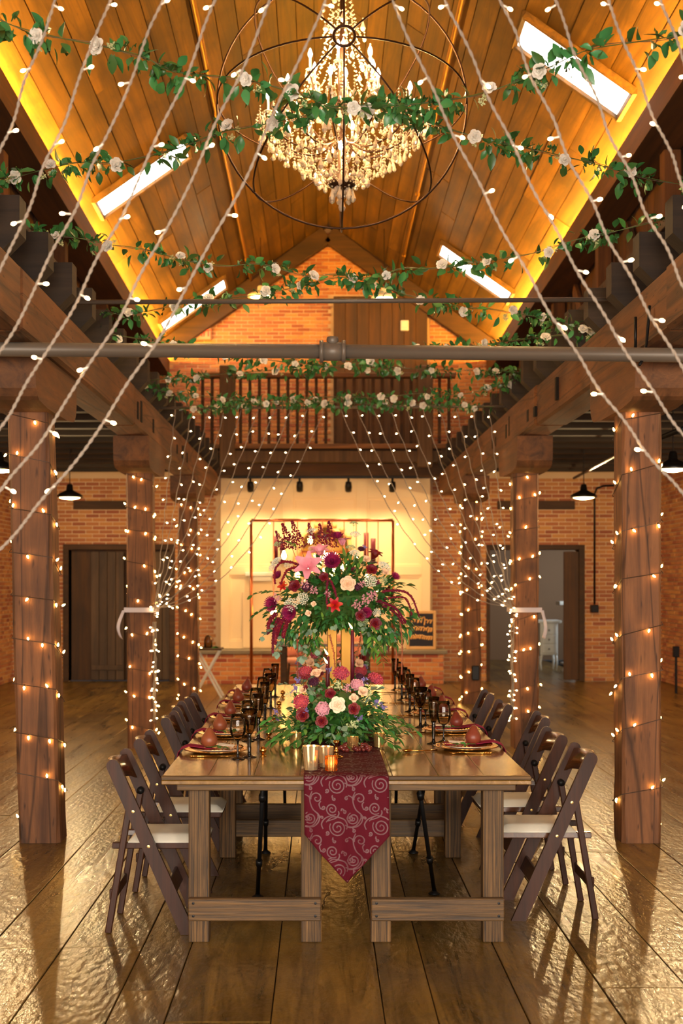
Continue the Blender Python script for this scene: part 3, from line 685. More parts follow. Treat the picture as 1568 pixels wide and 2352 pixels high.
so = cl.modifiers.new('thick', 'SOLIDIFY'); so.thickness = .0016; so.offset = -1
def ribbon(mb, path, w0=.0029, taper=True):
    "flat ribbon on the runner along a path of (u, s)"
    pts = [p for p in path]; n = len(pts); vs = []; seg = []
    for i, p in enumerate(pts):
        a = pts[max(0, i-1)]; b = pts[min(n-1, i+1)]; dx, dy = b[0]-a[0], b[1]-a[1]; l = math.hypot(dx, dy) or 1
        ww = w0*(.75+.25*math.sin(PI*min(1, i/(n-1)*1.2))) if taper else w0
        ok = abs(p[0]) < RW/2-.004 and -rlen(p[0])+.006 < p[1] < 1.6
        seg.append(ok); nx, ny = -dy/l*ww, dx/l*ww
        vs += [rpt(p[0]+nx, p[1]+ny, .0012), rpt(p[0]-nx, p[1]-ny, .0012)]
    fs = [(2*i, 2*i+2, 2*i+3, 2*i+1) for i in range(n-1) if seg[i] and seg[i+1]]
    if fs: mb.add(vs, fs)
TILE = .189
def spiral(cx, cy, R0, turns, a0, sg, k=1.0):
    n = int(turns*16); out = []
    for i in range(n+1):
        t = i/n; r = R0*(1-t)**.8*(1-.1)+.1*R0*.5; a = a0+sg*turns*2*PI*t
        out.append((cx+r*math.cos(a), cy+r*math.sin(a)))
    return out
sc = MB()
kx = TILE/570.
def tp_(x, y): return ((x-515)*kx, -(y-78)*kx)
SP = [(395, 225, 118, 2.1, 2.6, 1), (320, 535, 88, 1.8, -.9, -1), (600, 665, 88, 1.9, 2.0, 1), (690, 400, 84, 1.3, 3.4, -1), (605, 275, 26, 1.1, 1.6, -1), (350, 400, 26, 1.1, 2.0, 1), (515, 395, 28, 1.2, .8, 1), (775, 525, 30, 1.3, 3.2, 1), (485, 575, 28, 1.2, 2.6, -1), (755, 655, 22, 1.1, 3.4, -1), (825, 305, 30, 1.3, -2.4, 1), (560, 105, 46, 1.4, 2.8, 1)]
ST = [((510, 250), (520, 190), (470, 110), (330, 80), (240, 150)), ((490, 190), (560, 225), (640, 200), (700, 110), (700, 60)), ((600, 275), (590, 230), (540, 215)), ((535, 355), (590, 390), (605, 470), (640, 550), (715, 620), (715, 700), (650, 770), (560, 785), (520, 770)), ((605, 410), (600, 380), (630, 310)), ((745, 440), (720, 480), (740, 545)), ((405, 560), (410, 600), (370, 650), (260, 690)), ((440, 560), (450, 530), (480, 545)), ((715, 665), (730, 640), (755, 640)), ((770, 250), (750, 180), (800, 110), (900, 70)), ((330, 350), (320, 385))]
def smooth(pts, n=6):
    out = []
    for i in range(len(pts)-1):
        p0 = pts[max(0, i-1)]; p1 = pts[i]; p2 = pts[i+1]; p3 = pts[min(len(pts)-1, i+2)]
        for k in range(n):
            t = k/n
            out.append(tuple(.5*((2*p1[d])+(-p0[d]+p2[d])*t+(2*p0[d]-5*p1[d]+4*p2[d]-p3[d])*t*t+(-p0[d]+3*p1[d]-3*p2[d]+p3[d])*t**3) for d in range(len(p1))))
    out.append(tuple(pts[-1])); return out
for iu in (-2, -1, 0, 1, 2):
    for iv in range(-4, 9):
        ou, ov = iu*TILE, iv*TILE*.972+(iu % 2)*.004
        for (cx_, cy_, r_, tn, a0, sg) in SP:
            c = tp_(cx_, cy_); ribbon(sc, [(u+ou, v+ov) for u, v in spiral(c[0], c[1], r_*kx, tn, a0, sg)])
        for st in ST: ribbon(sc, [(u+ou, v+ov) for u, v in smooth([tp_(*p) for p in st])])
so_ = sc.build('scroll_pattern', M['scroll'], ru)
# ------------------------------------------------------------------ folding chairs
def make_chair():
    t = thing('folding_chair', 'x', 'chair', (0, 0, 0), 'brown folding chairs along the table')
    W = .42; top, foot = V((0, 0, .80)), V((.355, 0, 0))
    d = (top-foot).normalized()
    for y in (.012, W-.012):
        m = MB(); u = V((d.z, 0, -d.x))
        # rail with a rounded head
        hw = .03; pr = [foot+u*-hw*1.2+V((0, 0, 0)), foot+u*hw]
        pr = [V((foot.x-.04, 0, 0)), V((foot.x+.035, 0, 0))]
        arc = [top-d*.03+u*(hw*math.cos(a))+d*(hw*math.sin(a)) for a in [PI*i/8 for i in range(9)]]
        base = [V((foot.x+.038, 0, 0.0)), *[V((p.x, 0, p.z)) for p in arc], V((foot.x-.032, 0, 0.0))]
        n = len(base); vs = [(p.x, y-.011, p.z) for p in base]+[(p.x, y+.011, p.z) for p in base]
        fs = [tuple(range(n)), tuple(range(n, 2*n))[::-1]]+[(i, i+n, (i+1) % n+n, (i+1) % n) for i in range(n)]
        r = m.add(vs, [f[::-1] for f in fs]).build('front_leg', M['chair'], t, False, True)
        for (zz, rr) in ((.565, .007), (.405, .007)):
            xx = foot.x*(1-zz/.8); sy = y-.0112 if y < .2 else y+.0112
            MB().lathe([(0, -.003), (rr, -.002), (rr, .002), (0, .003)], 8, (xx, sy, zz), Quaternion((1, 0, 0), PI/2)).build('rivet', M['brass'], r, False, True)
    for y in (.036, W-.036):
        m = MB(); m.beam((.085, y, .60), (-.015, y, .0), .03, .02, (0, 1, 0), .004); lg = m.build('rear_leg', M['chair'], t, False, True)
        MB().tube([(.085, y-.013, .6), (.085, y+.013, .6)], .018, 10).build('pivot_bracket', M['iron'], lg, True, True)
    m = MB(); m.box(-.012, .02, .046, W-.046, .15, .20, .004); m.build('rear_stretcher', M['chair'], t, False, True)
    m = MB(); c = foot+d*.21; m.beam((c.x, .024, c.z), (c.x, W-.024, c.z), .075, .016, (d.z, 0, -d.x), .004); m.build('front_stretcher', M['chair'], t, False, True)
    for y in (.058, W-.058): MB().box(.0, .43, y-.011, y+.011, .385, .415, .004).build('seat_rail', M['slat'] if y > .2 else M['chair'], t, False, True)
    MB().box(.41, .435, .05, W-.05, .385, .415, .004).build('seat_rail', M['chair'], t, False, True)
    # padded seat
    m = MB(); n = 12
    def pad(u, v):
        x = .075+.365*u; y = .048+(W-.096)*v; e = min(u, 1-u, v, 1-v)
        return V((x, y, .418+.03*min(1, (e*9))**.5))
    m.sheet(pad, n, n); m.box(.075, .44, .048, W-.048, .412, .4185); m.build('seat_pad', M['pad'], t, True, True)
    # curved backrest slat
    m = MB(); n = 12; vs = []
    for side in (0, 1):
        for i in range(n+1):
            u = i/n; y = .024+(W-.048)*u; bow = .038*math.sin(PI*u)
            zt = .775+.012*math.sin(PI*u); zb = .665+.022*math.sin(PI*u)**.7 if .08 < u < .92 else .66
            for z in (zb, (zb+zt)/2, zt):
                x = foot.x*(1-z/.8)-bow+.012*side-.006; vs.append((x, y, z))
    fs = []; q = (n+1)*3
    for i in range(n):
        for k in range(2):
            a = i*3+k; fs.append((a, a+1, a+4, a+3)); fs.append((q+a, q+a+3, q+a+4, q+a+1))
        fs.append((i*3, i*3+3, q+i*3+3, q+i*3)); fs.append((i*3+2, q+i*3+2, q+i*3+5, i*3+5))
    m.add(vs, fs); m.build('back_slat', M['slat'], t, True, True)
    return t
proto = make_chair(); first = True
def put_chair(x, y, sd, lab, rz=0.0):
    global first
    o = proto if first else copy_tree(proto); first = False
    if sd < 0: o.location = (x, y, .0); o.rotation_euler = (0, 0, rz)
    else: o.location = (x, y+.42, .0); o.rotation_euler = (0, 0, PI+rz)
    o['label'] = lab
for i, (x, y) in enumerate(((-.965, 5.86), (-.955, 6.64), (-.945, 7.68), (-.955, 8.34), (-.945, 9.0))):
    put_chair(x, y, -1, 'brown wooden folding chair with white seat, %s from the camera on the left side' % ORD[i], R(-.03, .03) if i else 0)
for i, (x, y, rz) in enumerate(((1.30, 6.1, 0), (1.28, 6.8, .03), (1.375, 7.68, -.04), (1.245, 8.48, .02), (1.25, 9.3, -.02))):
    put_chair(x, y, 1, 'brown wooden folding chair with white seat, %s from the camera on the right side' % ORD[i], rz)
# ------------------------------------------------------------------ place settings
def lathe_mesh(name, prof, mats, n=24, smooth=True, caps=True):
    m = MB(); m.lathe(prof, n)
    if not caps: m.f = [f for f in m.f if len(f) < 5]; m.m = m.m[:len(m.f)]
    return m.mesh(name, mats, smooth)
ME = {}
ME['charger'] = lathe_mesh('charger', [(0, .004), (.10, .004), (.115, .008), (.155, .016), (.165, .0175), (.166, .0155), (.155, .012), (.11, .001), (0, .0)], M['gold'], 36)
ME['plate'] = lathe_mesh('plate', [(0, .010), (.075, .010), (.09, .0135), (.122, .0235), (.132, .0255), (.133, .0235), (.12, .019), (.08, .0085), (0, .0075)], M['whitepl'], 36)
ME['rim'] = lathe_mesh('gold_rim', [(.124, .0247), (.1305, .0262), (.1345, .0257), (.1335, .0236), (.131, .0238)], M['gold'], 36)
bead = MB()
for k in range(44): a = 2*PI*k/44; bead.octa((.131*math.cos(a), .131*math.sin(a), .0262), .0042)
ME['bead'] = bead.mesh('bead_rim', M['gold'])
ME['pearbody'] = lathe_mesh('pear', [(0, .002), (.018, .0), (.034, .012), (.040, .030), (.037, .048), (.027, .064), (.019, .078), (.014, .088), (.006, .094), (0, .094)], M['pear'], 18)
m = MB(); m.tube([(0, 0, .092), (.002, 0, .102), (.007, .002, .112)], [.0025, .002, .003], 6); ME['pearstem'] = m.mesh('stem', M['dark'])
def wall(prof, t=.0012):
    "thin glass wall: outer profile then inner back down"
    return prof+[(max(r-t, .0), z) for r, z in prof[::-1]]
GL = {}
def glass(name, bowl, stem, base_r, bm):
    GL[name] = (lathe_mesh(name+'_bowl', bowl+[(bowl[-1][0]-.001, bowl[-1][1]-.001)], M[bm], 24, True, False), lathe_mesh(name+'_stem', stem, M['stem'], 14), lathe_mesh(name+'_foot', [(0, 0), (base_r, 0), (base_r, .003), (base_r*.7, .006), (.008, .014), (.0, .016)], M['stem'], 20))
glass('wine', [(.003, .092), (.015, .094), (.030, .108), (.038, .130), (.040, .155), (.036, .190), (.031, .218)], [(.0, .01), (.007, .014), (.0045, .03), (.004, .07), (.007, .088), (.014, .098), (.0, .1)], .034, 'smoke')
glass('goblet', [(.003, .112), (.014, .114), (.026, .132), (.032, .160), (.037, .195), (.043, .236)], [(0, .008), (.010, .012), (.008, .03), (.010, .045), (.0075, .06), (.009, .088), (.008, .104), (.015, .118), (0, .12)], .036, 'smoked')
glass('flute', [(.003, .112), (.014, .115), (.021, .14), (.025, .18), (.028, .215), (.031, .248)], [(0, .008), (.010, .012), (.007, .03), (.009, .055), (.0085, .085), (.011, .095), (.0085, .105), (.014, .118), (0, .122)], .036, 'smoked')
def put_glass(kind, x, y, lab):
    nm = {'wine': 'wine_glass', 'goblet': 'goblet', 'flute': 'flute_glass'}[kind]
    t = thing(nm, lab, 'glass', (x, y, TZ+.0005), {'wine': 'smoky wine glasses', 'goblet': 'dark goblets', 'flute': 'dark flutes'}[kind])
    for pn, me in zip(('bowl', 'stem', 'foot'), GL[kind]): inst(pn, me, t, (x, y, TZ+.0005))
def leaf_mesh(name, L, W, mat, fold=.25, curl=.2, tip=1.0, wide=.42):
    "a pointed leaf along +X, thin but folded and curled; top faces +Z"
    m = MB(); rows = [(0, .04), (.18, .62), (wide, 1.0), (.68, .8), (.88, .38), (1, .0)]; vs = []
    for t, w_ in rows:
        z = -curl*L*t*t
        vs += [(L*t, W/2*w_, z+fold*W*w_*.5), (L*t, 0, z), (L*t, -W/2*w_, z+fold*W*w_*.5)]
    fs = []
    for i in range(len(rows)-1):
        a = i*3; fs += [(a, a+1, a+4, a+3), (a+1, a+2, a+5, a+4)]
    m.add(vs, [f[::-1] for f in fs]); return m.mesh(name, mat, True)
ME['leafA'] = leaf_mesh('leaf', .060, .030, M['leaf']); ME['leafB'] = leaf_mesh('leaf', .048, .028, M['leaf'], .3, .35)
ME['rus'] = leaf_mesh('leaf', .055, .019, M['leaf2'], .25, .25); ME['rus2'] = leaf_mesh('leaf', .070, .024, M['leaf2'], .2, .3)
ME['bright'] = leaf_mesh('leaf', .062, .020, M['leaf3'], .25, .2); ME['eucl'] = leaf_mesh('leaf', .046, .036, M['euc'], .12, .15, wide=.5); ME['eucs'] = leaf_mesh('leaf', .036, .03, M['euc'], .12, .15, wide=.5)
def twig(name, parent, p0, d, n, step, mesh, droop=.0, stem=M['stemg'], sc=1.0, up=V((0, 0, 1))):
    "a stem with paired leaves; the leaves are parts of the twig's thing"
    p = V(p0); d = V(d).normalized(); pts = [p.copy()]; out = []
    for i in range(n):
        d = (d+V((R(-.12, .12), R(-.12, .12), -droop+R(-.06, .06)))).normalized(); p = p+d*step; pts.append(p.copy())
        s_ = d.cross(up); s_ = s_.normalized() if s_.length > .05 else V((1, 0, 0))
        for sg in (-1, 1):
            ld = (d*.55+s_*sg*R(.6, 1)+V((R(-.2, .2), R(-.2, .2), R(-.1, .35)))).normalized()
            out.append((p.copy(), ld))
    out.append((p, d))
    if parent is not None:
        s_ = MB().tube(pts, .0013, 4, caps=False).build('stem', stem, parent)
        for q, ld in out: inst(name, mesh, parent, q, leafq(ld), sc*R(.8, 1.15))
    return out, pts
def leafq(d, roll=None):
    "rotation taking +X to d with +Z roughly up"
    d = V(d).normalized(); z = V((0, 0, 1)); z = z-d*z.dot(d)
    if z.length < .1: z = V((0, -1, 0))-d*V((0, -1, 0)).dot(d)
    z.normalize(); y = z.cross(d); q = Matrix((d, y, z)).transposed().to_quaternion()
    return q @ Quaternion((1, 0, 0), R(-.7, .7) if roll is None else roll)
def fork_mesh():
    m = MB(); m.tube([(-.1, 0, .004), (-.05, 0, .004), (.02, 0, .006), (.045, 0, .009)], [.0055, .004, .0025, .003], 8)
    m.cbox((.055, 0, .0085), (V((1, 0, 0)), V((0, 1, 0)), V((0, 0, 1))), (.012, .010, .0015))
    for k in range(4): yy = -.0085+.00567*k; m.tube([(.064, yy, .008), (.085, yy, .004), (.105, yy, .007)], .0014, 4)
    for k in range(5): m.ball((-.098+.012*k, 0, .0055), .0065, 6, 4)
    return m.mesh('fork', M['gold'], True)
def knife_mesh():
    m = MB(); m.tube([(-.11, 0, .005), (-.07, 0, .0055), (-.01, 0, .004)], [.0055, .006, .004], 8)
    m.cbox((.055, 0, .006), (V((1, 0, 0)), V((0, 1, 0)), V((0, 0, 1))), (.065, .0085, .0012), .001)
    for k in range(6): m.ball((-.108+.011*k, 0, .0055), .0065, 6, 4)
    return m.mesh('knife', M['gold'], True)
ME['fork'] = fork_mesh(); ME['knife'] = knife_mesh()
m = MB(); m.lathe([(0, -.004), (.010, -.002), (.017, .004), (.019, .009), (.0178, .009), (.0155, .004), (.009, -.0005), (0, -.002)], 14, (.08, 0, .006), None, (1.4, 1)); m.tube([(.055, 0, .010), (.0, 0, .006), (-.09, 0, .005)], [.0025, .003, .005], 8); ME['spoon'] = m.mesh('spoon', M['gold'], True)
m = MB(); m.lathe([(0, 0), (.016, 0), (.017, .003), (.010, .006), (.006, .012), (.0, .013)], 14); m.ball((0, 0, .030), .018, 14, 10); ME['bell'] = m.mesh('bell', M['gold'], True)
m = MB(); m.cbox((0, 0, .0), (V((1, 0, 0)), V((0, 1, 0)), V((0, 0, 1))), (.042, .026, .0006)); ME['card'] = m.mesh('card', M['card'])
def setting(sd, i, x, y):
    side = 'left' if sd < 0 else 'right'; wh = '%s %s seat' % (ORD[i], side); z = TZ+.0005
    t = thing('charger_plate', 'beaded gold charger with white plate at the %s' % wh, 'plate', (x, y, z), 'place settings')
    inst('charger', ME['charger'], t, (x, y, z)); pl = inst('dinner_plate', ME['plate'], t, (x, y, z)); inst('gold_rim', ME['rim'], pl, (x, y, z)); inst('beading', ME['bead'], pl, (x, y, z))
    # napkin from the plate over the table edge
    edge = TXL if sd < 0 else TXR; y0 = y+R(-.015, .02); hang = R(.05, .09)+(.05 if i == 0 and sd < 0 else 0)
    key = [(x-sd*.11, z+.018), (x-sd*.05, z+.016), (x+sd*.05, z+.020), (x+sd*.115, z+.031), (x+sd*.14, z+.034), (x+sd*.17, z+.022), (edge+sd*.004, z+.008), (edge+sd*.014, z-.006), (edge+sd*.015, z-hang*.6), (edge+sd*.017, z-hang)]
    if abs(edge-x) < .19: key[5] = (edge-sd*.006, z+.022)
    kk = smooth([(p[0], p[1], 0) for p in key], 3)
    def nf(u, v):
        q = kk[min(len(kk)-1, int(round(u*(len(kk)-1))))]; w_ = .052+.012*math.sin(u*5)+.02*(u > .8)
        return V((q[0], y0+(v-.5)*2*w_+.01*math.sin(u*9), q[1]+.004*math.sin(v*9+u*6)*(1 if u < .6 else .2)+.004))
    m = MB(); m.sheet(nf, len(kk)-1, 8); nb = thing('napkin', 'burgundy cloth napkin draped off the table at the %s' % wh, 'napkin', (x, y, z+.02), 'burgundy napkins')
    c = m.build('cloth', M['napkin'], nb, True); so = c.modifiers.new('thick', 'SOLIDIFY'); so.thickness = .003; so.offset = 1
    zz = z+.026
    pp = V((x+sd*(.035 if sd < 0 else .03)*1, y-.02, zz))
    pr = thing('pear', 'reddish brown pear on the plate at the %s' % wh, 'pear', pp, 'pears on the plates')
    tilt = Euler((R(-.15, .15), R(-.15, .15), R(0, 6))).to_quaternion()
    b = inst('fruit', ME['pearbody'], pr, pp, tilt, R(.95, 1.1)); inst('stem', ME['pearstem'], pr, pp, tilt, 1)
    sp = thing('leaf_sprig', 'green leaf sprig beside the pear at the %s' % wh, 'sprig', pp-V((sd*.05, .03, -.002)), 'sprigs on the plates')
    twig('leaf', sp, pp-V((-sd*.01, .04, -.006)), (-sd, -.15, .05), 3, .026, ME['rus'], .0, sc=.8)
    cp_ = thing('name_card', 'white name card on the plate at the %s' % wh, 'card', (x-sd*.045, y+.03, z+.031), 'name cards'); inst('card', ME['card'], cp_, (x-sd*.045, y+.03, z+.0315), Euler((.06, .08, R(-.3, .3))).to_quaternion())
    if sd < 0:
        k = thing('knife', 'gold beaded knife by the %s' % wh, 'knife', (x, y-.20, z), 'gold knives'); inst('blade', ME['knife'], k, (x, y-.20, z))
        k = thing('fork', 'gold fork beyond the plate at the %s' % wh, 'fork', (x, y+.20, z), 'gold forks'); inst('body', ME['fork'], k, (x, y+.2, z))
    else:
        k = thing('fork', 'gold fork by the %s' % wh, 'fork', (x, y-.20, z), 'gold forks'); inst('body', ME['fork'], k, (x, y-.20, z), Quaternion((0, 0, 1), PI))
        k = thing('spoon', 'gold spoon by the %s' % wh, 'spoon', (x-.3, y-.1, z), 'gold spoons'); inst('body', ME['spoon'], k, (x-.24, y-.12, z), Quaternion((0, 0, 1), PI+.4))
for i, (x, y) in enumerate(((-.525, 6.45), (-.525, 7.15), (-.53, 7.97), (-.53, 8.85), (-.53, 9.7))):
    setting(-1, i, x, y)
    a, b = ('wine', 'goblet' if i in (0, 3) else 'flute')
    gx, gy = -.402+(.01 if i else 0), y-.27
    put_glass('wine', gx, gy, 'smoky clear wine glass by the %s left seat' % ORD[i])
    put_glass(b, gx+.052, gy+.075, 'dark %s with black stem by the %s left seat' % (b, ORD[i]))
    bx, by = -.285, y-.16
    t = thing('gold_bell', 'small round gold bell by the %s left seat' % ORD[i], 'bell', (bx, by, TZ+.0005), 'small gold bells'); inst('body', ME['bell'], t, (bx, by, TZ+.0005))
for i, (x, y) in enumerate(((.745, 6.57), (.745, 7.33), (.74, 8.24), (.74, 9.08), (.74, 9.92))):
    setting(1, i, x, y)
    put_glass('wine', .655 if i == 0 else .62, y+.27, 'smoky clear wine glass by the %s right seat' % ORD[i])
    k = 'flute' if i % 2 == 0 else 'goblet'
    put_glass(k, .595 if i == 0 else .585, y+.2, 'dark %s with black stem by the %s right seat' % (k, ORD[i]))
# ------------------------------------------------------------------ flower library (shared meshes)
def petal(mb, L, W, cup, curl, base, d, up, n=4, broad=False):
    "petal from base along d, widening, cupped towards up"
    d = V(d).normalized(); up = V(up); up = (up-d*up.dot(d)).normalized(); s_ = d.cross(up)
    rows = []
    for i in range(n+1):
        t = i/n; w_ = W*min(1, .4+1.2*t)*math.sqrt(max(.04, 1-(max(0, t-.5)/.5)**2*.8)) if broad else W*math.sin(PI*min(.93, .14+.82*t))**.8; off = up*(cup*math.sin(t*PI*.5)*L-curl*L*max(0, t-.6)**2*3)
        c = V(base)+d*(L*t)+off
        rows.append([c-s_*w_/2+up*(.18*w_), c, c+s_*w_/2+up*(.18*w_)])
    mb.add([p for r in rows for p in r], [f for i in range(n) for f in ((i*3, i*3+1, i*3+4, i*3+3), (i*3+1, i*3+2, i*3+5, i*3+4))])
def rose_mesh(name, mat, r=.04, layers=4):
    m = MB()
    for k in range(layers):
        t = k/(layers-1); cnt = 3+(k+1)//2; el = 1.52-.62*t**1.4
        for j in range(cnt):
            a = 2*PI*j/cnt+k*.75+R(-.12, .12); hd = V((math.cos(a), math.sin(a), 0)); tw = V((-math.sin(a), math.cos(a), 0))
            d = hd*math.cos(el)+V((0, 0, 1))*math.sin(el)
            petal(m, r*(.78+.16*t), r*(.7+.62*t), .30-.10*t, .1+.8*t, hd*(r*(.04+.16*t))+V((0, 0, r*.1*(1-t))), d, -hd+tw*.3*(1-t), 6, True)
    m.ball((0, 0, r*.45), r*.16, 8, 6, (1, 1, 1.6))
    m.lathe([(0, -r*.25), (r*.28, -r*.05), (r*.3, r*.1), (0, r*.12)], 8)
    return m.mesh(name, mat, True)
def lily_mesh(name, mat, r=.08):
    m = MB()
    for j in range(6):
        a = 2*PI*j/6; hd = V((math.cos(a), math.sin(a), 0)); d = hd*.62+V((0, 0, 1))*.78
        petal(m, r, r*(.74 if j % 2 else .58), .12, .8, hd*.004, d, V((0, 0, 1))-hd*.4, 6)
    for j in range(5): a = j*1.26; m.tube([(0, 0, 0), (.012*math.cos(a), .012*math.sin(a), r*.5)], .0012, 4)
    return m.mesh(name, mat, True)
def mum_mesh(name, mat, r=.04):
    m = MB()
    for k in range(4):
        cnt = 10+5*k; el = 1.4-k*.36
        for j in range(cnt):
            a = 2*PI*j/cnt+k*.3; hd = V((math.cos(a), math.sin(a), 0)); d = hd*math.cos(el)+V((0, 0, math.sin(el)))
            petal(m, r*(.62+.1*k), r*.24, .12, -.6, (0, 0, 0), d, V((0, 0, 1))-hd*.3, 2)
    return m.mesh(name, mat, True)
def umbel_mesh(name, mat, r=.03):
    m = MB(); m.tube([(0, 0, -r*2.2), (0, 0, -r*.4)], .0012, 4)
    for k in range(40):
        rr = r*math.sqrt((k+.5)/40); a = k*2.4; p = V((rr*math.cos(a), rr*math.sin(a), r*.45*(1-(rr/r)**2)))
        m.octa(p, r*.15, Quaternion((R(-1, 1), R(-1, 1), R(-1, 1), 1)).normalized())
        if k % 3 == 0: m.tube([(0, 0, -r*.6), p], .0007, 3, caps=False)
    return m.mesh(name, mat)
def puff_mesh(name, mat, r=.03, n=70, flat=.75):
    m = MB()
    for k in range(n):
        z = 1-1.5*(k+.5)/n; rr = math.sqrt(max(0, 1-z*z)); a = k*2.4; p = V((rr*math.cos(a)*r, rr*math.sin(a)*r, z*r*flat))
        m.octa(p*R(.85, 1.05), r*.17, Quaternion((R(-1, 1), R(-1, 1), R(-1, 1), 1)).normalized())
    m.ball((0, 0, 0), r*.82, 8, 6, (1, 1, flat)); return m.mesh(name, mat)
def plume_mesh(name, mat, L=.12, r=.03):
    m = MB(); m.tube([(0, 0, -.05), (0, 0, L)], .0013, 4)
    for k in range(170):
        t = random.random(); rr = r*(1-t)*math.sqrt(random.random())+.003; a = R(0, 6.3)
        m.octa((rr*math.cos(a), rr*math.sin(a), L*t), R(.003, .0055))
    return m.mesh(name, mat)
def amar(name, mat, pts, r, parent):
    m = MB(); pts = [V(p) for p in smooth([tuple(p) for p in pts], 8)]; L = 0
    m.tube(pts, r*.5, 5)
    for i, p in enumerate(pts):
        t = i/(len(pts)-1)
        for k in range(9):
            d = V((R(-1, 1), R(-1, 1), R(-1, 1))).normalized(); m.octa(p+d*r*R(.5, 1)*(1-.45*t), r*R(.26, .42))
    return m.build(name, mat, parent)
def grain_mesh(name, mat, n=9, r=.022):
    m = MB()
    for k in range(n):
        d = V((R(-1, 1), R(-1, 1), R(-.2, 1))).normalized(); p = d*r*R(.5, 1); m.tube([(0, 0, -r), p], .0007, 3, caps=False)
        for j in range(4): m.octa(p+V((R(-.006, .006), R(-.006, .006), R(-.006, .006))), R(.003, .005))
    return m.mesh(name, mat)
FL = {'rosew': rose_mesh('rose', M['rosew'], .026), 'rosec': rose_mesh('rose', M['rosec'], .05, 5), 'rosep': rose_mesh('rose', M['rosep'], .046, 5), 'rosed': rose_mesh('rose', M['rosed'], .042, 5),
      'bud': rose_mesh('bud', M['rosep'], .024, 3), 'lily': lily_mesh('lily', M['lily'], .095), 'redlily': lily_mesh('lily', M['redlily'], .065), 'darklily': lily_mesh('lily', M['rosed'], .065),
      'mum': mum_mesh('chrysanthemum', M['mum'], .052), 'lace': umbel_mesh('lace_flower', M['lace'], .038), 'glace': umbel_mesh('lace_flower', M['green_lace'], .028), 'cocks': puff_mesh('cockscomb', M['cocks'], .038),
      'blush': puff_mesh('scabiosa', M['blush'], .032, 60, .6), 'plum': puff_mesh('scabiosa', M['plum'], .03, 60, .5), 'violet': grain_mesh('limonium', M['violet'], 9, .026), 'plume': plume_mesh('plume', M['amar'], .13, .034), 'spray': grain_mesh('spray', M['spray'], 7, .02), 'dust': grain_mesh('filler_bloom', M['blush'], 10, .03)}
# ------------------------------------------------------------------ tall centrepiece
TC = V((.125, 8.1, 1.50)); TA, TBv, TCv = .47, .42, .33
def dome(px, py, out=1.0, c=TC, ax=(TA, TBv, TCv)):
    "point on the camera side of the arrangement behind which it shows at px, py"
    p = P(px, py, c.y); u = (p.x-c.x)/ax[0]; v = (p.z-c.z)/ax[2]; q = math.sqrt(max(0, 1-u*u-v*v))
    Y = c.y-ax[1]*q*out; p = P(px, py, Y); n = V((u/ax[0], -q/ax[1], v/ax[2])); return p, n.normalized()
ta = thing('tall_centrepiece', 'tall gold stand overflowing with burgundy, pink and white flowers', 'flower arrangement', (TC.x, TC.y, TZ+.006))
m = MB(); m.box(TC.x-.085, TC.x-.025, 8.06, 8.12, TZ+.02, 1.36, .004); m.build('stand_post', M['goldm'], ta)
m = MB(); m.box(TC.x+.0, TC.x+.075, 8.02, 8.09, TZ+.02, 1.36, .004); m.build('stand_post', M['goldm'], ta)
m = MB(); m.box(TC.x-.12, TC.x+.12, 7.98, 8.2, TZ+.007, TZ+.02, .004); m.build('stand_base', M['goldm'], ta)
m = MB(); m.lathe([(0, 1.36), (.1, 1.36), (.13, 1.42), (.12, 1.44), (0, 1.44)], 16, (TC.x, TC.y, 0)); m.build('bowl', M['goldm'], ta)
m = MB(); m.ball((TC.x, TC.y, 1.47), .2, 12, 8, (1.2, 1.1, .8)); m.build('moss', M['leaf2'], ta)
def flower(kind, px, py, sc=1.0, parent=ta, fn=dome, push=0.0, face=.5, roll=None):
    p, n = fn(px, py); cam_d = (V((0, 0, HC))-p).normalized(); d = (n*(1-face)+cam_d*face+V((0, 0, .15))).normalized()
    return inst(FL[kind].name, FL[kind], parent, p+n*push, qdir(d, R(0, 6) if roll is None else roll), sc)
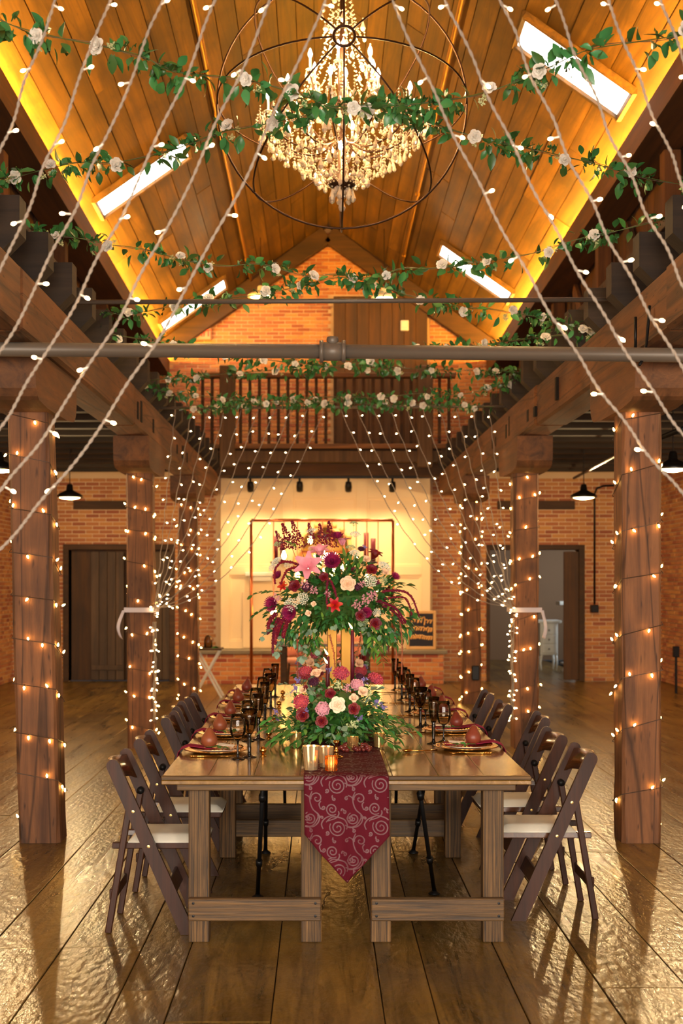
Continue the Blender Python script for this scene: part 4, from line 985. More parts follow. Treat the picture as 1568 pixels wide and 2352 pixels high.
for k, px, py, sc, *f in (('lily', 710, 1308, 1.1, .8), ('lily', 737, 1280, .8, .2), ('lily', 786, 1257, .7, .1), ('bud', 721, 1271, 1.5), ('mum', 763, 1297, 1.45, .7), ('mum', 775, 1242, 1.1, .2), ('mum', 634, 1388, 1.3, .4), ('mum', 672, 1405, 1.3, .4), ('mum', 838, 1405, .9), ('mum', 901, 1330, .8, .1), ('mum', 645, 1328, .9, .2),
        ('lace', 716, 1224, .9, .1), ('lace', 815, 1232, .9, .4), ('glace', 812, 1207, 1.0, .1), ('glace', 641, 1253, 1.1, .4), ('lace', 638, 1292, 1.0, .2), ('lace', 880, 1305, 1.15, .1), ('lace', 848, 1337, 1.1, .5), ('lace', 671, 1389, 1.15, .7), ('lace', 697, 1375, 1.0, .6), ('lace', 863, 1406, .7, .6), ('glace', 833, 1425, 1.1, .8), ('lace', 814, 1275, .9, .2), ('glace', 805, 1262, 1.1, .2), ('glace', 878, 1335, .9), ('lace', 665, 1300, .8), ('lace', 630, 1306, .8),
        ('rosep', 798, 1345, 1.15, .8), ('bud', 838, 1292, 1.3, .4), ('bud', 722, 1387, .8, .6), ('bud', 710, 1407, .9, .6), ('bud', 880, 1320, 1.2, .2), ('rosed', 681, 1350, 1.0), ('rosed', 850, 1315, .95), ('rosed', 859, 1430, 1.0, .7), ('rosed', 745, 1330, .8), ('rosed', 826, 1412, .9), ('redlily', 769, 1390, .85, .85), ('darklily', 857, 1285, .9, .1), ('redlily', 655, 1350, .6),
        ('plume', 692, 1262, 1.4, .0), ('plume', 672, 1262, 1.3, .0), ('plume', 720, 1255, 1.1, .1), ('plume', 760, 1262, 1.3, .0), ('plume', 742, 1262, 1.2, .0), ('plume', 655, 1265, 1.0, .0), ('plum', 828, 1265, .7), ('plum', 820, 1350, .7), ('plum', 705, 1350, .9), ('violet', 835, 1262, 1.0), ('dust', 705, 1345, 1.2), ('dust', 725, 1358, 1.1), ('dust', 640, 1375, 1.1), ('dust', 835, 1380, 1.3), ('dust', 850, 1370, 1.3), ('dust', 820, 1390, 1.2), ('dust', 828, 1345, .9), ('dust', 755, 1365, .9)):
    flower(k, px, py, sc, face=f[0] if f else .5, push=.012)
A = lambda pts, Y0=None: [P(x, y, Y) for x, y, Y in pts]
for pts, r in (([(680, 1295, 7.8), (650, 1290, 7.75), (632, 1308, 7.72), (631, 1340, 7.72)], .011), ([(690, 1300, 7.8), (660, 1310, 7.75), (645, 1340, 7.74)], .012), ([(640, 1420, 7.85), (628, 1450, 7.8), (626, 1500, 7.8)], .014), ([(665, 1418, 7.8), (655, 1440, 7.76), (650, 1462, 7.76)], .018), ([(632, 1410, 7.85), (618, 1430, 7.8), (615, 1455, 7.8)], .016), ([(645, 1425, 7.8), (634, 1450, 7.76), (632, 1478, 7.76)], .016), ([(655, 1415, 7.8), (640, 1445, 7.78), (635, 1465, 7.78)], .016), ([(752, 1330, 7.7), (750, 1370, 7.66), (752, 1398, 7.68)], .010), ([(760, 1335, 7.7), (768, 1355, 7.68), (772, 1370, 7.68)], .010),
               ([(880, 1358, 7.9), (920, 1357, 7.85), (945, 1372, 7.82), (962, 1415, 7.82)], .011), ([(885, 1375, 7.9), (925, 1372, 7.84), (940, 1390, 7.8), (945, 1412, 7.8)], .010), ([(868, 1380, 7.85), (905, 1395, 7.8), (925, 1420, 7.8), (930, 1430, 7.8)], .012), ([(880, 1390, 7.86), (910, 1410, 7.84), (925, 1432, 7.82)], .011)):
    amar('amaranth', M['amar'], A(pts), r, ta)
for pts in ([(918, 1425, 7.85), (923, 1480, 7.85), (922, 1548, 7.85)], [(905, 1440, 7.9), (910, 1490, 7.9), (908, 1540, 7.9)], [(757, 1460, 7.75), (766, 1500, 7.75), (770, 1545, 7.75)], [(682, 1460, 7.85), (683, 1510, 7.85), (683, 1552, 7.85)], [(692, 1455, 7.95), (693, 1500, 7.95)], [(830, 1450, 8.0), (822, 1490, 8.0), (812, 1520, 8.0)], [(898, 1440, 8.1), (893, 1470, 8.1), (892, 1500, 8.1)]):
    amar('amaranth', M['amarb'], A(pts), .0085, ta)
def fill_leaves(parent, c, ax, n, kinds, zmin=-1, zmax=1, front=.7, out=(.85, 1.08), hang=.25):
    for i in range(n):
        while True:
            a = R(0, 2*PI); z = R(zmin, zmax); rr = math.sqrt(max(0, 1-z*z)); d = V((rr*math.cos(a), rr*math.sin(a), z))
            if d.y < .25 or random.random() > front: break
        p = c+V((d.x*ax[0], d.y*ax[1], d.z*ax[2]))*R(*out)
        ld = (d+V((R(-.7, .7), R(-.7, .7), R(-.6, .5)-hang))).normalized()
        inst('leaf', ME[random.choice(kinds)], parent, p, leafq(ld), R(.85, 1.35))
def mound(parent, specs, nobj, cam=V((0, 0, HC))):
    "leaves over ellipsoids: the nobj most in view are objects, the rest one part per leaf material"
    ls = []
    for (c, ax, n, kinds, z0, z1, out, hang, sc) in specs:
        for i in range(n):
            a = R(0, 2*PI); z = R(z0, z1); rr = math.sqrt(max(0, 1-z*z)); d = V((rr*math.cos(a), rr*math.sin(a), z)); k = R(*out)
            p = c+V((d.x*ax[0], d.y*ax[1], d.z*ax[2]))*k
            if parent is ta and abs(p.x-TC.x) < .13 and p.z < 1.34: continue
            if p.z < TZ+.012: p.z = TZ+R(.012, .03)
            ld = (d+V((R(-.9, .9), R(-.9, .9), R(-.7, .7)-hang))).normalized()
            if p.z < TZ+.05 and ld.z < -.1: ld.z = R(-.05, .25)
            ls.append((-d.y+.6*k+R(0, .5), p, leafq(ld), random.choice(kinds), R(*sc)))
    ls.sort(key=lambda t: -t[0]); rest = {}
    for i, (s_, p, q, kd, k) in enumerate(ls):
        if i < nobj: inst('leaf', ME[kd], parent, p, q, k)
        else:
            me = ME[kd]; mb = rest.setdefault(me.materials[0].name, (MB(), me.materials[0]))[0]
            mb.add([p+q @ (v.co*k) for v in me.vertices], [tuple(f.vertices) for f in me.polygons])
    for mb, mt in rest.values(): tag(mb.build('inner_foliage', mt, parent, True), kind='stuff')
G1 = ['rus', 'rus', 'leafB', 'leafA', 'bright']; G2 = ['rus', 'leafB', 'rus', 'bright', 'eucs']
mound(ta, [(TC+V((0, 0, .0)), (.38, .35, .28), 520, G1, -.3, 1, (.8, 1.02), .0, (.75, 1.15)),
           (TC+V((0, 0, -.10)), (.43, .38, .20), 640, G1, -.9, .35, (.75, 1.1), .3, (.75, 1.15)),
           (TC+V((0, 0, -.15)), (.40, .36, .17), 260, ['eucl', 'eucs', 'leafA', 'bright', 'rus'], -.95, .1, (.85, 1.15), .9, (.8, 1.1)),
           (TC+V((0, 0, -.02)), (.30, .28, .20), 500, ['rus2', 'leafA'], -1, 1, (.6, 1.0), .0, (1, 1.3))], 250)
for k_ in ('mum', 'rosed', 'cocks', 'plum', 'lace', 'bud', 'dust', 'mum', 'rosed', 'lace', 'dust', 'plum', 'mum', 'lace'):
    a_ = R(.2, 2.9); z_ = R(-.1, .9); d_ = V((math.cos(a_)*math.sqrt(1-z_*z_), math.sin(a_)*math.sqrt(1-z_*z_), z_)); inst(FL[k_].name, FL[k_], ta, TC+V((d_.x*.42, d_.y*.38, d_.z*.3)), qdir(d_), 1.0)
for (x0, y0, dx, dy, n, ms, Y) in ((640, 1360, -1, -.2, 5, 'rus', 7.85), (640, 1390, -1, .1, 5, 'rus', 7.85), (640, 1430, -1, .5, 4, 'eucl', 7.8), (650, 1450, -.5, 1, 4, 'eucl', 7.78), (700, 1470, -.2, 1, 3, 'eucl', 7.7), (860, 1460, .5, 1, 5, 'bright', 7.8), (850, 1450, .3, 1, 4, 'bright', 7.75), (890, 1430, .5, 1, 4, 'leafA', 7.8), (815, 1330, .2, -1, 3, 'bright', 7.66), (795, 1320, -.2, -1, 3, 'bright', 7.66), (730, 1450, -.1, 1, 3, 'bright', 7.7), (885, 1345, .6, -.2, 4, 'rus2', 7.8), (905, 1385, .8, .1, 4, 'rus2', 7.8), (690, 1265, -.6, -.5, 2, 'bright', 7.8), (820, 1420, .5, .6, 3, 'eucl', 7.68)):
    twig('leaf', ta, P(x0, y0, Y), V((dx, R(-.3, .1), -dy)), n, .033, ME[ms], .12)
# ------------------------------------------------------------------ low centrepieces
LC = V((.095, 6.95, .93)); LAX = (.27, .34, .19)
la = thing('low_centrepiece', 'low compote of cream roses, burgundy blooms and greenery on the runner', 'flower arrangement', (LC.x, LC.y, TZ+.006))
m = MB(); m.lathe([(.055, TZ+.006), (.055, TZ+.012), (.02, TZ+.03), (.016, TZ+.06), (.05, TZ+.08), (.10, TZ+.10), (.12, TZ+.13), (.0, TZ+.13)], 20, (LC.x, LC.y, 0)); m.build('compote', M['mercury'], la, True)
m = MB(); m.ball((LC.x, LC.y, .92), .13, 12, 8, (1.2, 1.2, .8)); m.build('moss', M['leaf2'], la)
lowf = lambda px, py: dome(px, py, 1.0, LC, LAX)
for k, px, py, sc, *f in (('rosec', 775, 1621, 1.0, .85), ('blush', 744, 1627, 1.2, .7), ('cocks', 698, 1614, 1.1, .6), ('rosed', 703, 1640, 1.0, .7), ('rosed', 742, 1652, .9, .8), ('cocks', 783, 1555, 1.15, .4), ('blush', 817, 1579, 1.1, .5), ('cocks', 857, 1567, 1.15, .2), ('rosed', 808, 1628, .9), ('rosed', 760, 1600, .8), ('plum', 724, 1573, 1.0, .4), ('bud', 731, 1560, 1.6, .4), ('bud', 827, 1596, 1.4, .5), ('bud', 808, 1608, 1.2), ('bud', 703, 1592, 1.1), ('rosed', 707, 1588, .5), ('cocks', 707, 1550, .9, .2), ('plum', 823, 1562, .8), ('violet', 642, 1637, 1.0), ('violet', 650, 1645, 1.0), ('violet', 706, 1632, 1.0, .8), ('violet', 858, 1618, 1.1), ('violet', 870, 1622, 1.0), ('violet', 819, 1645, 1.0), ('violet', 690, 1570, 1.2), ('violet', 683, 1590, 1.1), ('violet', 834, 1572, 1.1), ('violet', 755, 1548, 1.0), ('spray', 812, 1655, 1.2), ('spray', 800, 1660, 1.1), ('spray', 775, 1583, 1.2), ('spray', 760, 1590, 1.2), ('dust', 795, 1590, 1.1), ('spray', 838, 1600, 1.2), ('spray', 672, 1600, 1.1)):
    flower(k, px, py, sc*.95, la, lowf, .02, f[0] if f else .5)
mound(la, [(LC+V((0, 0, -.01)), (.25, .30, .16), 420, ['rus', 'leafB', 'eucs', 'rus', 'leafA'], -.5, .95, (.75, 1.0), .1, (.65, 1.0)),
           (LC+V((0, 0, -.10)), (.36, .40, .075), 620, ['rus', 'rus', 'leafB', 'rus', 'bright', 'leafA'], -.9, .9, (.55, 1.08), .15, (.7, 1.1)),
           (LC+V((0, 0, -.05)), (.20, .24, .12), 260, ['rus2', 'leafA'], -1, 1, (.5, 1.0), .0, (.9, 1.2))], 250)
for (x0, y0, dx, dy, n, ms, Y) in ((680, 1650, -1, .3, 5, 'rus2', 6.7), (690, 1665, -1, .55, 5, 'rus2', 6.6), (690, 1680, -1, .8, 4, 'rus2', 6.55), (700, 1690, -.6, 1, 3, 'rus2', 6.5), (665, 1640, -1, .05, 4, 'rus', 6.75), (840, 1650, 1, .1, 5, 'rus2', 6.7), (850, 1640, 1, -.1, 5, 'rus', 6.75), (860, 1665, .9, .5, 4, 'rus2', 6.55), (855, 1680, .6, 1, 4, 'rus2', 6.5), (765, 1670, -.1, 1, 3, 'eucl', 6.5), (782, 1655, .2, 1, 2, 'eucl', 6.52), (795, 1675, .3, 1, 2, 'leafA', 6.5), (730, 1610, -.3, -1, 2, 'eucl', 6.6), (880, 1655, 1, .1, 6, 'rus', 6.9), (740, 1680, -.5, 1, 3, 'rus', 6.5), (690, 1575, -1, -.4, 3, 'eucs', 6.9), (735, 1545, 0, -1, 3, 'eucl', 6.95), (825, 1590, .6, -.5, 3, 'eucl', 6.8)):
    p0 = P(x0, y0, Y); twig('leaf', la, p0, V((dx, R(-.25, .05), max(-dy*.5, -.5))), n, .032, ME[ms], -.04 if p0.z < .86 else .06)
FC = V((.08, 9.3, .96))
fa = thing('low_centrepiece', 'farther low flower arrangement seen behind the gold stand', 'flower arrangement', (FC.x, FC.y, TZ+.006))
m = MB(); m.lathe([(.055, TZ+.006), (.055, TZ+.012), (.02, TZ+.03), (.016, TZ+.06), (.05, TZ+.08), (.10, TZ+.10), (.12, TZ+.13), (.0, TZ+.13)], 20, (FC.x, FC.y, 0)); m.build('compote', M['mercury'], fa, True)
farf = lambda px, py: dome(px, py, 1.0, FC, (.3, .34, .2))
for k, px, py, sc in (('bud', 700, 1521, 1.6), ('bud', 716, 1526, 1.6), ('bud', 708, 1515, 1.4), ('cocks', 720, 1505, 1.0), ('blush', 726, 1502, 1.2), ('cocks', 826, 1541, 1.1), ('rosed', 828, 1515, .8), ('bud', 820, 1527, 1.6), ('blush', 695, 1545, 1.2), ('cocks', 703, 1545, 1.2), ('violet', 690, 1525, 1.2), ('violet', 712, 1510, 1.2), ('rosec', 790, 1530, .9), ('mum', 760, 1520, .8), ('blush', 800, 1500, 1.0), ('bud', 745, 1535, 1.4), ('violet', 835, 1535, 1.2), ('rosed', 735, 1545, .9)):
    flower(k, px, py, sc, fa, farf, .01, .5)
mound(fa, [(FC, (.27, .3, .17), 420, ['eucl', 'rus', 'eucs', 'leafA'], -.8, .95, (.6, 1.0), .1, (.8, 1.1))], 90)
# ------------------------------------------------------------------ candles, votives, grapes
def taper(name_lab, px, ytop, ybot, Y, lean=0.0):
    b = P(px, ybot, Y); t = P(px, ytop, Y); o = thing('taper_candle', name_lab, 'candle', (b.x, b.y, TZ+.006))
    MB().lathe([(.028, TZ+.006), (.028, TZ+.012), (.008, TZ+.02), (.006, b.z-.03), (.014, b.z-.015), (.016, b.z), (0, b.z)], 12, (b.x, b.y, 0)).build('holder', M['goldm'], o, True)
    MB().lathe([(.0125, b.z), (.0115, (b.z+t.z)/2), (.0095, t.z-.004), (.006, t.z), (0, t.z-.001)], 10, (b.x, b.y, 0)).build('wax', M['candle'], o, True)
    MB().tube([(b.x, b.y, t.z-.002), (b.x-.001, b.y, t.z+.008)], .001, 4).build('wick', M['iron'], o)
    q = Quaternion((0, 1, 0), -.55)
    MB().lathe([(0, 0), (.005, .007), (.006, .014), (.004, .026), (.0015, .038), (0, .044)], 8, (b.x, b.y, t.z+.006), q).build('flame', M['flame'], o, True)
taper('tall burgundy taper candle burning right of the gold post', 809, 1447, 1580, 7.45)
taper('shorter burgundy taper candle burning left of the gold post', 752, 1527, 1600, 7.35)
taper('burgundy taper candle burning behind the shorter one', 753, 1507, 1590, 7.75)
def votive(x, y, r0, r1, h, mat, lab, ribs=14):
    t = thing('votive_holder', lab, 'votive', (x, y, TZ+.006)); z0 = TZ+.0065; m = MB(); n = ribs*2; rows = [0, .25, .5, .75, 1]
    vs = []; fs = []
    for inner in (0, 1):
        for a_ in rows:
            for k in range(n):
                rr = (r0+(r1-r0)*a_)*(1+(.035 if k % 2 else -.01)) - (.003 if inner else 0); an = 2*PI*k/n
                vs.append((x+rr*math.cos(an), y+rr*math.sin(an), z0+(.006 if inner else 0)+(h-(.006 if inner else 0))*a_))
    for i in range(4):
        for k in range(n):
            a, b = i*n+k, i*n+(k+1) % n; fs.append((a, b, b+n, a+n)); o5 = 5*n; fs.append((o5+b, o5+a, o5+a+n, o5+b+n))
    for k in range(n): a, b = 4*n+k, 4*n+(k+1) % n; fs.append((a, b, b+5*n, a+5*n))
    fs.append(tuple(range(n))[::-1]); fs.append(tuple(range(5*n, 6*n)))
    m.add(vs, fs); m.build('cup', mat, t)
    MB().lathe([(r0*.7, z0+.006), (r0*.7, z0+.02), (0, z0+.02)], 10, (x, y, 0)).build('tealight', M['whitepl'], t)
    MB().lathe([(0, 0), (.004, .006), (.0045, .010), (.001, .022), (0, .024)], 6, (x, y, z0+.022)).build('flame', M['tealight'], t, True)
M['votg'] = plain('votive_glass', (250, 226, 176), .16, .75, trans=.3, ior=1.2)
votive(-.045, 5.80, .028, .040, .108, M['votg'], 'tallest ribbed glass votive at the front edge of the runner')
votive(.022, 5.90, .028, .036, .092, M['votg'], 'ribbed glass votive behind the amber one')
votive(.046, 5.77, .027, .028, .066, M['amber'], 'short amber votive at the front edge of the runner', 20)
for x, y, lab in ((.30, 6.6, 'gold mercury votive under the greenery at right'), (.16, 6.45, 'small gold votive behind the grapes'), (-.13, 6.62, 'gold votive hidden in the greenery at left')):
    votive(x, y, .026, .030, .07, M['mercury'], lab, 16)
gp = P(812, 1706, 6.42); gr = thing('grape_bunch', 'bunch of dark red grapes on the runner below the flowers', 'grapes', (gp.x, gp.y, TZ+.006))
m = MB(); m.ball((0, 0, 0), .0115, 10, 7); gm = m.mesh('grape', M['grape'], True)
for k in range(44):
    u = R(-1, 1); inst('grape', gm, gr, (gp.x+u*.085, gp.y+R(-.04, .05)*(1-.5*abs(u)), TZ+.018+(R(0, .022) if k % 2 else 0)), None, R(.85, 1.15))
bd = P(772, 1712, 6.2); t = thing('gold_candlestick', 'small gold candlestick foot behind the votives', 'candlestick', (bd.x, bd.y, TZ+.006))
MB().lathe([(.034, TZ+.006), (.034, TZ+.011), (.012, TZ+.018), (.008, TZ+.03), (.014, TZ+.036), (.008, TZ+.044), (.007, TZ+.07), (.014, TZ+.076), (.014, TZ+.09), (0, TZ+.09)], 16, (bd.x, bd.y, 0)).build('foot', M['gold'], t, True)
# ------------------------------------------------------------------ garlands
def garland(lab, px, Y0, Y1, dens, ls, nrose, kinds=('leafA', 'leafB'), sprig=False):
    x0, x1 = px[0][0], px[-1][0]
    pts = [P(x, y, Y0+(Y1-Y0)*(x-x0)/(x1-x0)) for x, y in px]
    pts = [V(p) for p in smooth([tuple(p) for p in pts], 8)]
    t = thing('leaf_garland', lab, 'garland', pts[len(pts)//2], 'leafy garlands strung across the hall')
    MB().tube(pts, .0022, 5).build('vine', M['stemg'], t)
    s_ = [pts[0]+V((0, 0, .004)), pts[len(pts)//2]+V((0, 0, .03)), pts[-1]+V((0, 0, .004))]
    MB().tube([p+V((0, 0, .008*math.sin(i*.37))) for i, p in enumerate(pts)], .0016, 4).build('wire', M['thin'], t)
    L = sum((pts[i+1]-pts[i]).length for i in range(len(pts)-1)); cum = [0]
    for i in range(len(pts)-1): cum.append(cum[-1]+(pts[i+1]-pts[i]).length)
    def at(s):
        for i in range(len(pts)-1):
            if cum[i+1] >= s: u = (s-cum[i])/(cum[i+1]-cum[i]); return pts[i].lerp(pts[i+1], u), (pts[i+1]-pts[i]).normalized()
        return pts[-1], (pts[-1]-pts[-2]).normalized()
    n = int(L*dens); n = min(n, 280)
    for k in range(n):
        s = L*(k+R(-.4, .4))/n; s = min(max(s, 0), L)
        if math.sin(s*9+len(lab)) < -.55 and random.random() < .7: continue
        p, d = at(s); rad = V((R(-.5, .5), R(-1, 1), R(-1, 1))); rad = (rad-d*rad.dot(d)).normalized()
        p = p+rad*R(.002, .045)+V((0, 0, -.01)); ld = (rad+d*R(-1.1, 1.1)+V((0, -.3, -.15))).normalized()
        inst('leaf', ME[random.choice(kinds)], t, p, leafq(ld, R(-1.9, 1.9)), ls*R(1.0, 1.6))
    mb = MB(); me = ME['leafB']; mp_ = [v.co.copy() for v in me.vertices]; mf = [tuple(f.vertices) for f in me.polygons]
    for k in range(int(L*70)):
        s = R(0, L)
        if math.sin(s*9+len(lab)) < -.6: continue
        p, d = at(s); rad = V((R(-.5, .5), R(-1, 1), R(-1, 1))); rad = (rad-d*rad.dot(d)).normalized(); q = leafq(rad+d*R(-1, 1), R(-1.9, 1.9)); kk = ls*R(.7, 1.15)
        mb.add([p+rad*R(0, .025)+V((0, 0, -.01))+q @ (v*kk) for v in mp_], mf)
    tag(mb.build('small_leaves', M['leaf'], t, True), kind='stuff')
    for k in range(nrose):
        s = L*(k+.5+R(-.3, .3))/nrose; p, d = at(s); f = (V((0, 0, HC))-p).normalized()
        inst('rose', FL['rosew'], t, p+V((R(-.01, .01), -.018, R(-.035, .01))), qdir((f+V((R(-.7, .7), 0, R(-.2, .8)))).normalized(), R(0, 6)), ls*R(1.25, 1.7))
        for j in range(2): inst('spray', FL['spray'], t, p+V((R(-.05, .05), R(-.02, .02), R(-.055, .01))), qdir((R(-.5, .5), R(-.5, .5), -1 if j else .4)), ls*R(.7, 1.0))
    return t
garland('near leafy garland with white roses from upper left down to the right', [(-70, 10), (20, 55), (130, 85), (250, 110), (330, 130), (400, 165), (550, 180), (680, 215), (775, 245), (900, 250), (1000, 285), (1130, 325), (1235, 345), (1360, 375), (1450, 400), (1568, 425), (1640, 440)], 4.75, 7.25, 72, 1.0, 9)
garland('near leafy garland with white roses from upper right down to the left', [(-80, 420), (0, 410), (60, 400), (170, 375), (265, 372), (380, 350), (500, 305), (560, 295), (680, 270), (780, 245), (900, 240), (1000, 235), (1090, 218), (1180, 190), (1270, 150), (1350, 115), (1470, 95), (1568, 80), (1650, 60)], 7.35, 4.75, 72, 1.0, 9)
garland('second leafy garland falling from the left beam to the right', [(-40, 490), (60, 528), (170, 545), (240, 560), (330, 572), (430, 600), (520, 610), (600, 608), (700, 632), (780, 632), (870, 655), (940, 680), (1010, 693), (1080, 708), (1130, 710), (1245, 730), (1300, 742), (1385, 765)], 7.4, 9.3, 78, 1.0, 13)
garland('second leafy garland falling from the right beam to the left', [(150, 742), (265, 718), (320, 718), (440, 695), (500, 688), (560, 682), (640, 668), (760, 640), (850, 636), (925, 618), (1000, 615), (1090, 605), (1170, 590), (1240, 578), (1330, 548), (1440, 525), (1540, 498), (1600, 470)], 9.6, 7.3, 78, 1.0, 13)
garland('third leafy garland passing behind the thick pipe from the left', [(150, 745), (270, 770), (350, 780), (430, 793), (520, 808), (620, 828), (750, 838), (900, 845), (1000, 848), (1120, 852), (1260, 858)], 9.6, 12.3, 78, 1.0, 13)
garland('third leafy garland passing behind the thick pipe from the right', [(285, 880), (400, 868), (500, 860), (640, 850), (760, 842), (860, 825), (960, 805), (1080, 795), (1200, 778), (1290, 770), (1375, 758)], 12.3, 9.3, 78, 1.0, 13)
garland('far leafy garland just above the far rod, lower of two', [(285, 868), (350, 892), (430, 905), (540, 918), (650, 925), (760, 925), (880, 928), (980, 930), (1060, 932), (1135, 935)], 12.2, 12.9, 80, 1.0, 14)
garland('far leafy garland just above the far rod, upper of two', [(420, 938), (520, 930), (640, 920), (760, 912), (880, 912), (960, 905), (1060, 905), (1130, 890), (1190, 870), (1262, 850)], 12.9, 12.2, 80, 1.0, 14)
# ------------------------------------------------------------------ light strands
m = MB(); m.lathe([(.003, -.004), (.0042, 0), (.0036, .012), (.0048, .024)], 6); m.cur = 1; m.lathe([(.0048, .024), (.0064, .031), (.0064, .037), (.0036, .042), (0, .044)], 7); BULB = m.mesh('bulb', [M['husk'], M['fairyw']], True)
m = MB(); m.lathe([(.0035, -.004), (.0045, 0), (.0045, .010)], 6); m.cur = 1; m.lathe([(.0045, .010), (.0075, .017), (.0068, .026), (.003, .034), (0, .037)], 7); MINI = m.mesh('bulb', [M['wire_b'], M['fairy']], True)
def twisted(mb, pts, r, amp=.005):
    out = [p+V((amp*math.sin(i*1.3+p.x*9), amp*math.cos(i*1.7), 0)) for i, p in enumerate(pts)]
    fine = [V(p) for p in smooth([tuple(p) for p in out], 6)]
    for ph in (0, PI):
        q = []
        for i, p in enumerate(fine):
            t = (fine[min(i+1, len(fine)-1)]-fine[max(i-1, 0)]).normalized(); u = t.cross(V((0, 1, 0))).normalized(); v = t.cross(u); a = i*1.35+ph
            q.append(p+u*(r*.6*math.cos(a))+v*(r*.6*math.sin(a)))
        mb.tube(q, r*.55, 4)
def strand(lab, a, b, sag, nb, tail=None, grp='', r=.0047, bs=1.0):
    a = V(a); b = V(b); mid = (a+b)/2+V((0, 0, -2*sag)); N = 46
    if sag < .03: mid = (a+b)/2
    pts = bez(a, mid, b, N)
    t = thing('light_strand', lab, 'string lights', a, grp)
    mb = MB(); twisted(mb, pts, r); full = pts
    if tail: full = pts+tail; mb.tube(tail, r, 4)
    mb.build('cord', M['wire_w'], t, True)
    L = sum((full[i+1]-full[i]).length for i in range(len(full)-1)); acc = 0; nxt = .07; st = L/nb
    for i in range(len(full)-1):
        sg = (full[i+1]-full[i]); l = sg.length
        while acc+l >= nxt:
            p = full[i]+sg*((nxt-acc)/l); d = V((random.choice((-1, 1))*R(.5, 1), R(-.6, .3), R(-.7, .25))).normalized()
            inst('bulb', BULB, t, p+d*.004, qdir(d), bs); nxt += st*R(.85, 1.15)
        acc += l
for row, (Yr, Yt, zr, name) in enumerate(((3.95, 3.52, 3.46, 'near'), (12.95, 12.33, 3.355, 'far'))):
    for sd in (-1, 1):
        side = 'left' if sd < 0 else 'right'
        tie = V((-1.60, Yt, 1.35)) if sd < 0 else V((1.84, Yt, 1.37))
        for k in range(10):
            if row == 0 and k > 7: continue
            x = (.03-.167*k) if sd < 0 else (.20+.167*k)
            dx = abs(x-tie.x); tl = [tie+V((R(-.02, .02), R(-.03, .0), -.12*j)) for j in range(1, 10)] if k % 2 == 0 and row == 1 else None
            nb = int((math.hypot(dx, 2.05)+.2*dx)/(.235 if row == 0 else .205))+(7 if tl else 0)
            strand('%s light strand from the middle in the %s %s curtain' % ('first' if k == 0 else ORD[k], name, side), (x, Yr, zr), tie+V((R(-.015, .015), R(-.03, 0), R(-.03, .03))), .31*dx*(.55+.45*dx/1.65), nb, tl, '%s %s curtain of light strands' % (name, side), bs=.72 if row == 0 else .85)
# organza ties on the middle columns
for sd, lab in ((-1, 'left'), (1, 'right')):
    x0, x1 = (-1.90, -1.60) if sd < 0 else (1.835, 2.13); y0, y1 = 12.34, 12.65; z = 1.34
    t = thing('ribbon_tie', 'white organza ribbon tied around the middle %s column' % lab, 'ribbon', ((x0+x1)/2, (y0+y1)/2, z))
    m = MB(); c = [(x0, y0), (x1, y0), (x1, y1), (x0, y1)]
    vs = [(p[0], p[1], z+dz) for dz in (-.02, .025) for p in c]; m.add(vs, [(i, (i+1) % 4, (i+1) % 4+4, i+4) for i in range(4)]); m.build('band', M['ribbon'], t)
    xs = x0-.0 if sd < 0 else x1
    def tail(u, v): return V((xs+(-.05*math.sin(v*2.6)+.03*(u-.5)) if sd < 0 else xs+.03*math.sin(v*2.6)+.03*(u-.5), y0-.01+.02*math.sin(v*7), z-.26*v-.02*u*v))
    m = MB(); m.sheet(tail, 4, 12); o = m.build('tail', M['ribbon'], t, True); so = o.modifiers.new('thick', 'SOLIDIFY'); so.thickness = .002
# fairy lights wound around the columns
for (sd, k, x0, x1, y0, y1, lean) in COLS:
    if k == 0: continue
    side = 'left' if sd < 0 else 'right'; nm = ['', 'nearest', 'middle', 'farthest'][k]
    t = thing('fairy_lights', 'warm fairy lights wound around the %s %s column' % (nm, side), 'string lights', ((x0+x1)/2, y0, 0), 'fairy lights on the columns')
    e = .006; cor = [(x0-e, y0-e), (x1+e, y0-e), (x1+e, y1+e), (x0-e, y1+e)]; nrm = [V((0, -1, 0)), V((1, 0, 0)), V((0, 1, 0)), V((-1, 0, 0))]
    if sd > 0: pass
    z = .12; pts = [] ; turn = 0; acc = 0.0; bulbs = []
    dirn = 1 if sd < 0 else -1
    order = [0, 1, 2, 3] if dirn > 0 else [0, 3, 2, 1]
    pitch = .27+.06*random.random(); zt = 2.66
    zc = zt
    while zc > .12:
        for q in range(4):
            f = order[q]; a = cor[f]; b = cor[(f+1) % 4]
            if dirn < 0: a, b = b, a
            drop = pitch*(.18 if f == 0 else .27)*R(.6, 1.4)
            for s in (0, .5):
                zz = zc-drop*s; lx = lean*zz/2.7
                pts.append(V((a[0]+(b[0]-a[0])*s+lx, a[1]+(b[1]-a[1])*s, zz)))
            nb = random.choice((1, 2, 2)) if f in (0, 1, 3) else 1
            if k == 3 and f == 2: nb = 0
            for j in range(nb):
                s = (j+R(.2, .8))/nb; zz = zc-drop*s; p = V((a[0]+(b[0]-a[0])*s+lean*zz/2.7, a[1]+(b[1]-a[1])*s, zz))
                bulbs.append((p+nrm[f]*.004, (nrm[f]*R(.1, .5)+V((R(-.5, .5), 0, random.choice((-1, 1))*R(.4, 1)))).normalized()))
            zc -= drop
        pitch = .26+.1*random.random()
    MB().tube(pts, .0028, 4).build('wire', M['wire_b'], t)
    for p, d in bulbs: inst('bulb', MINI, t, p, qdir(d), .9)
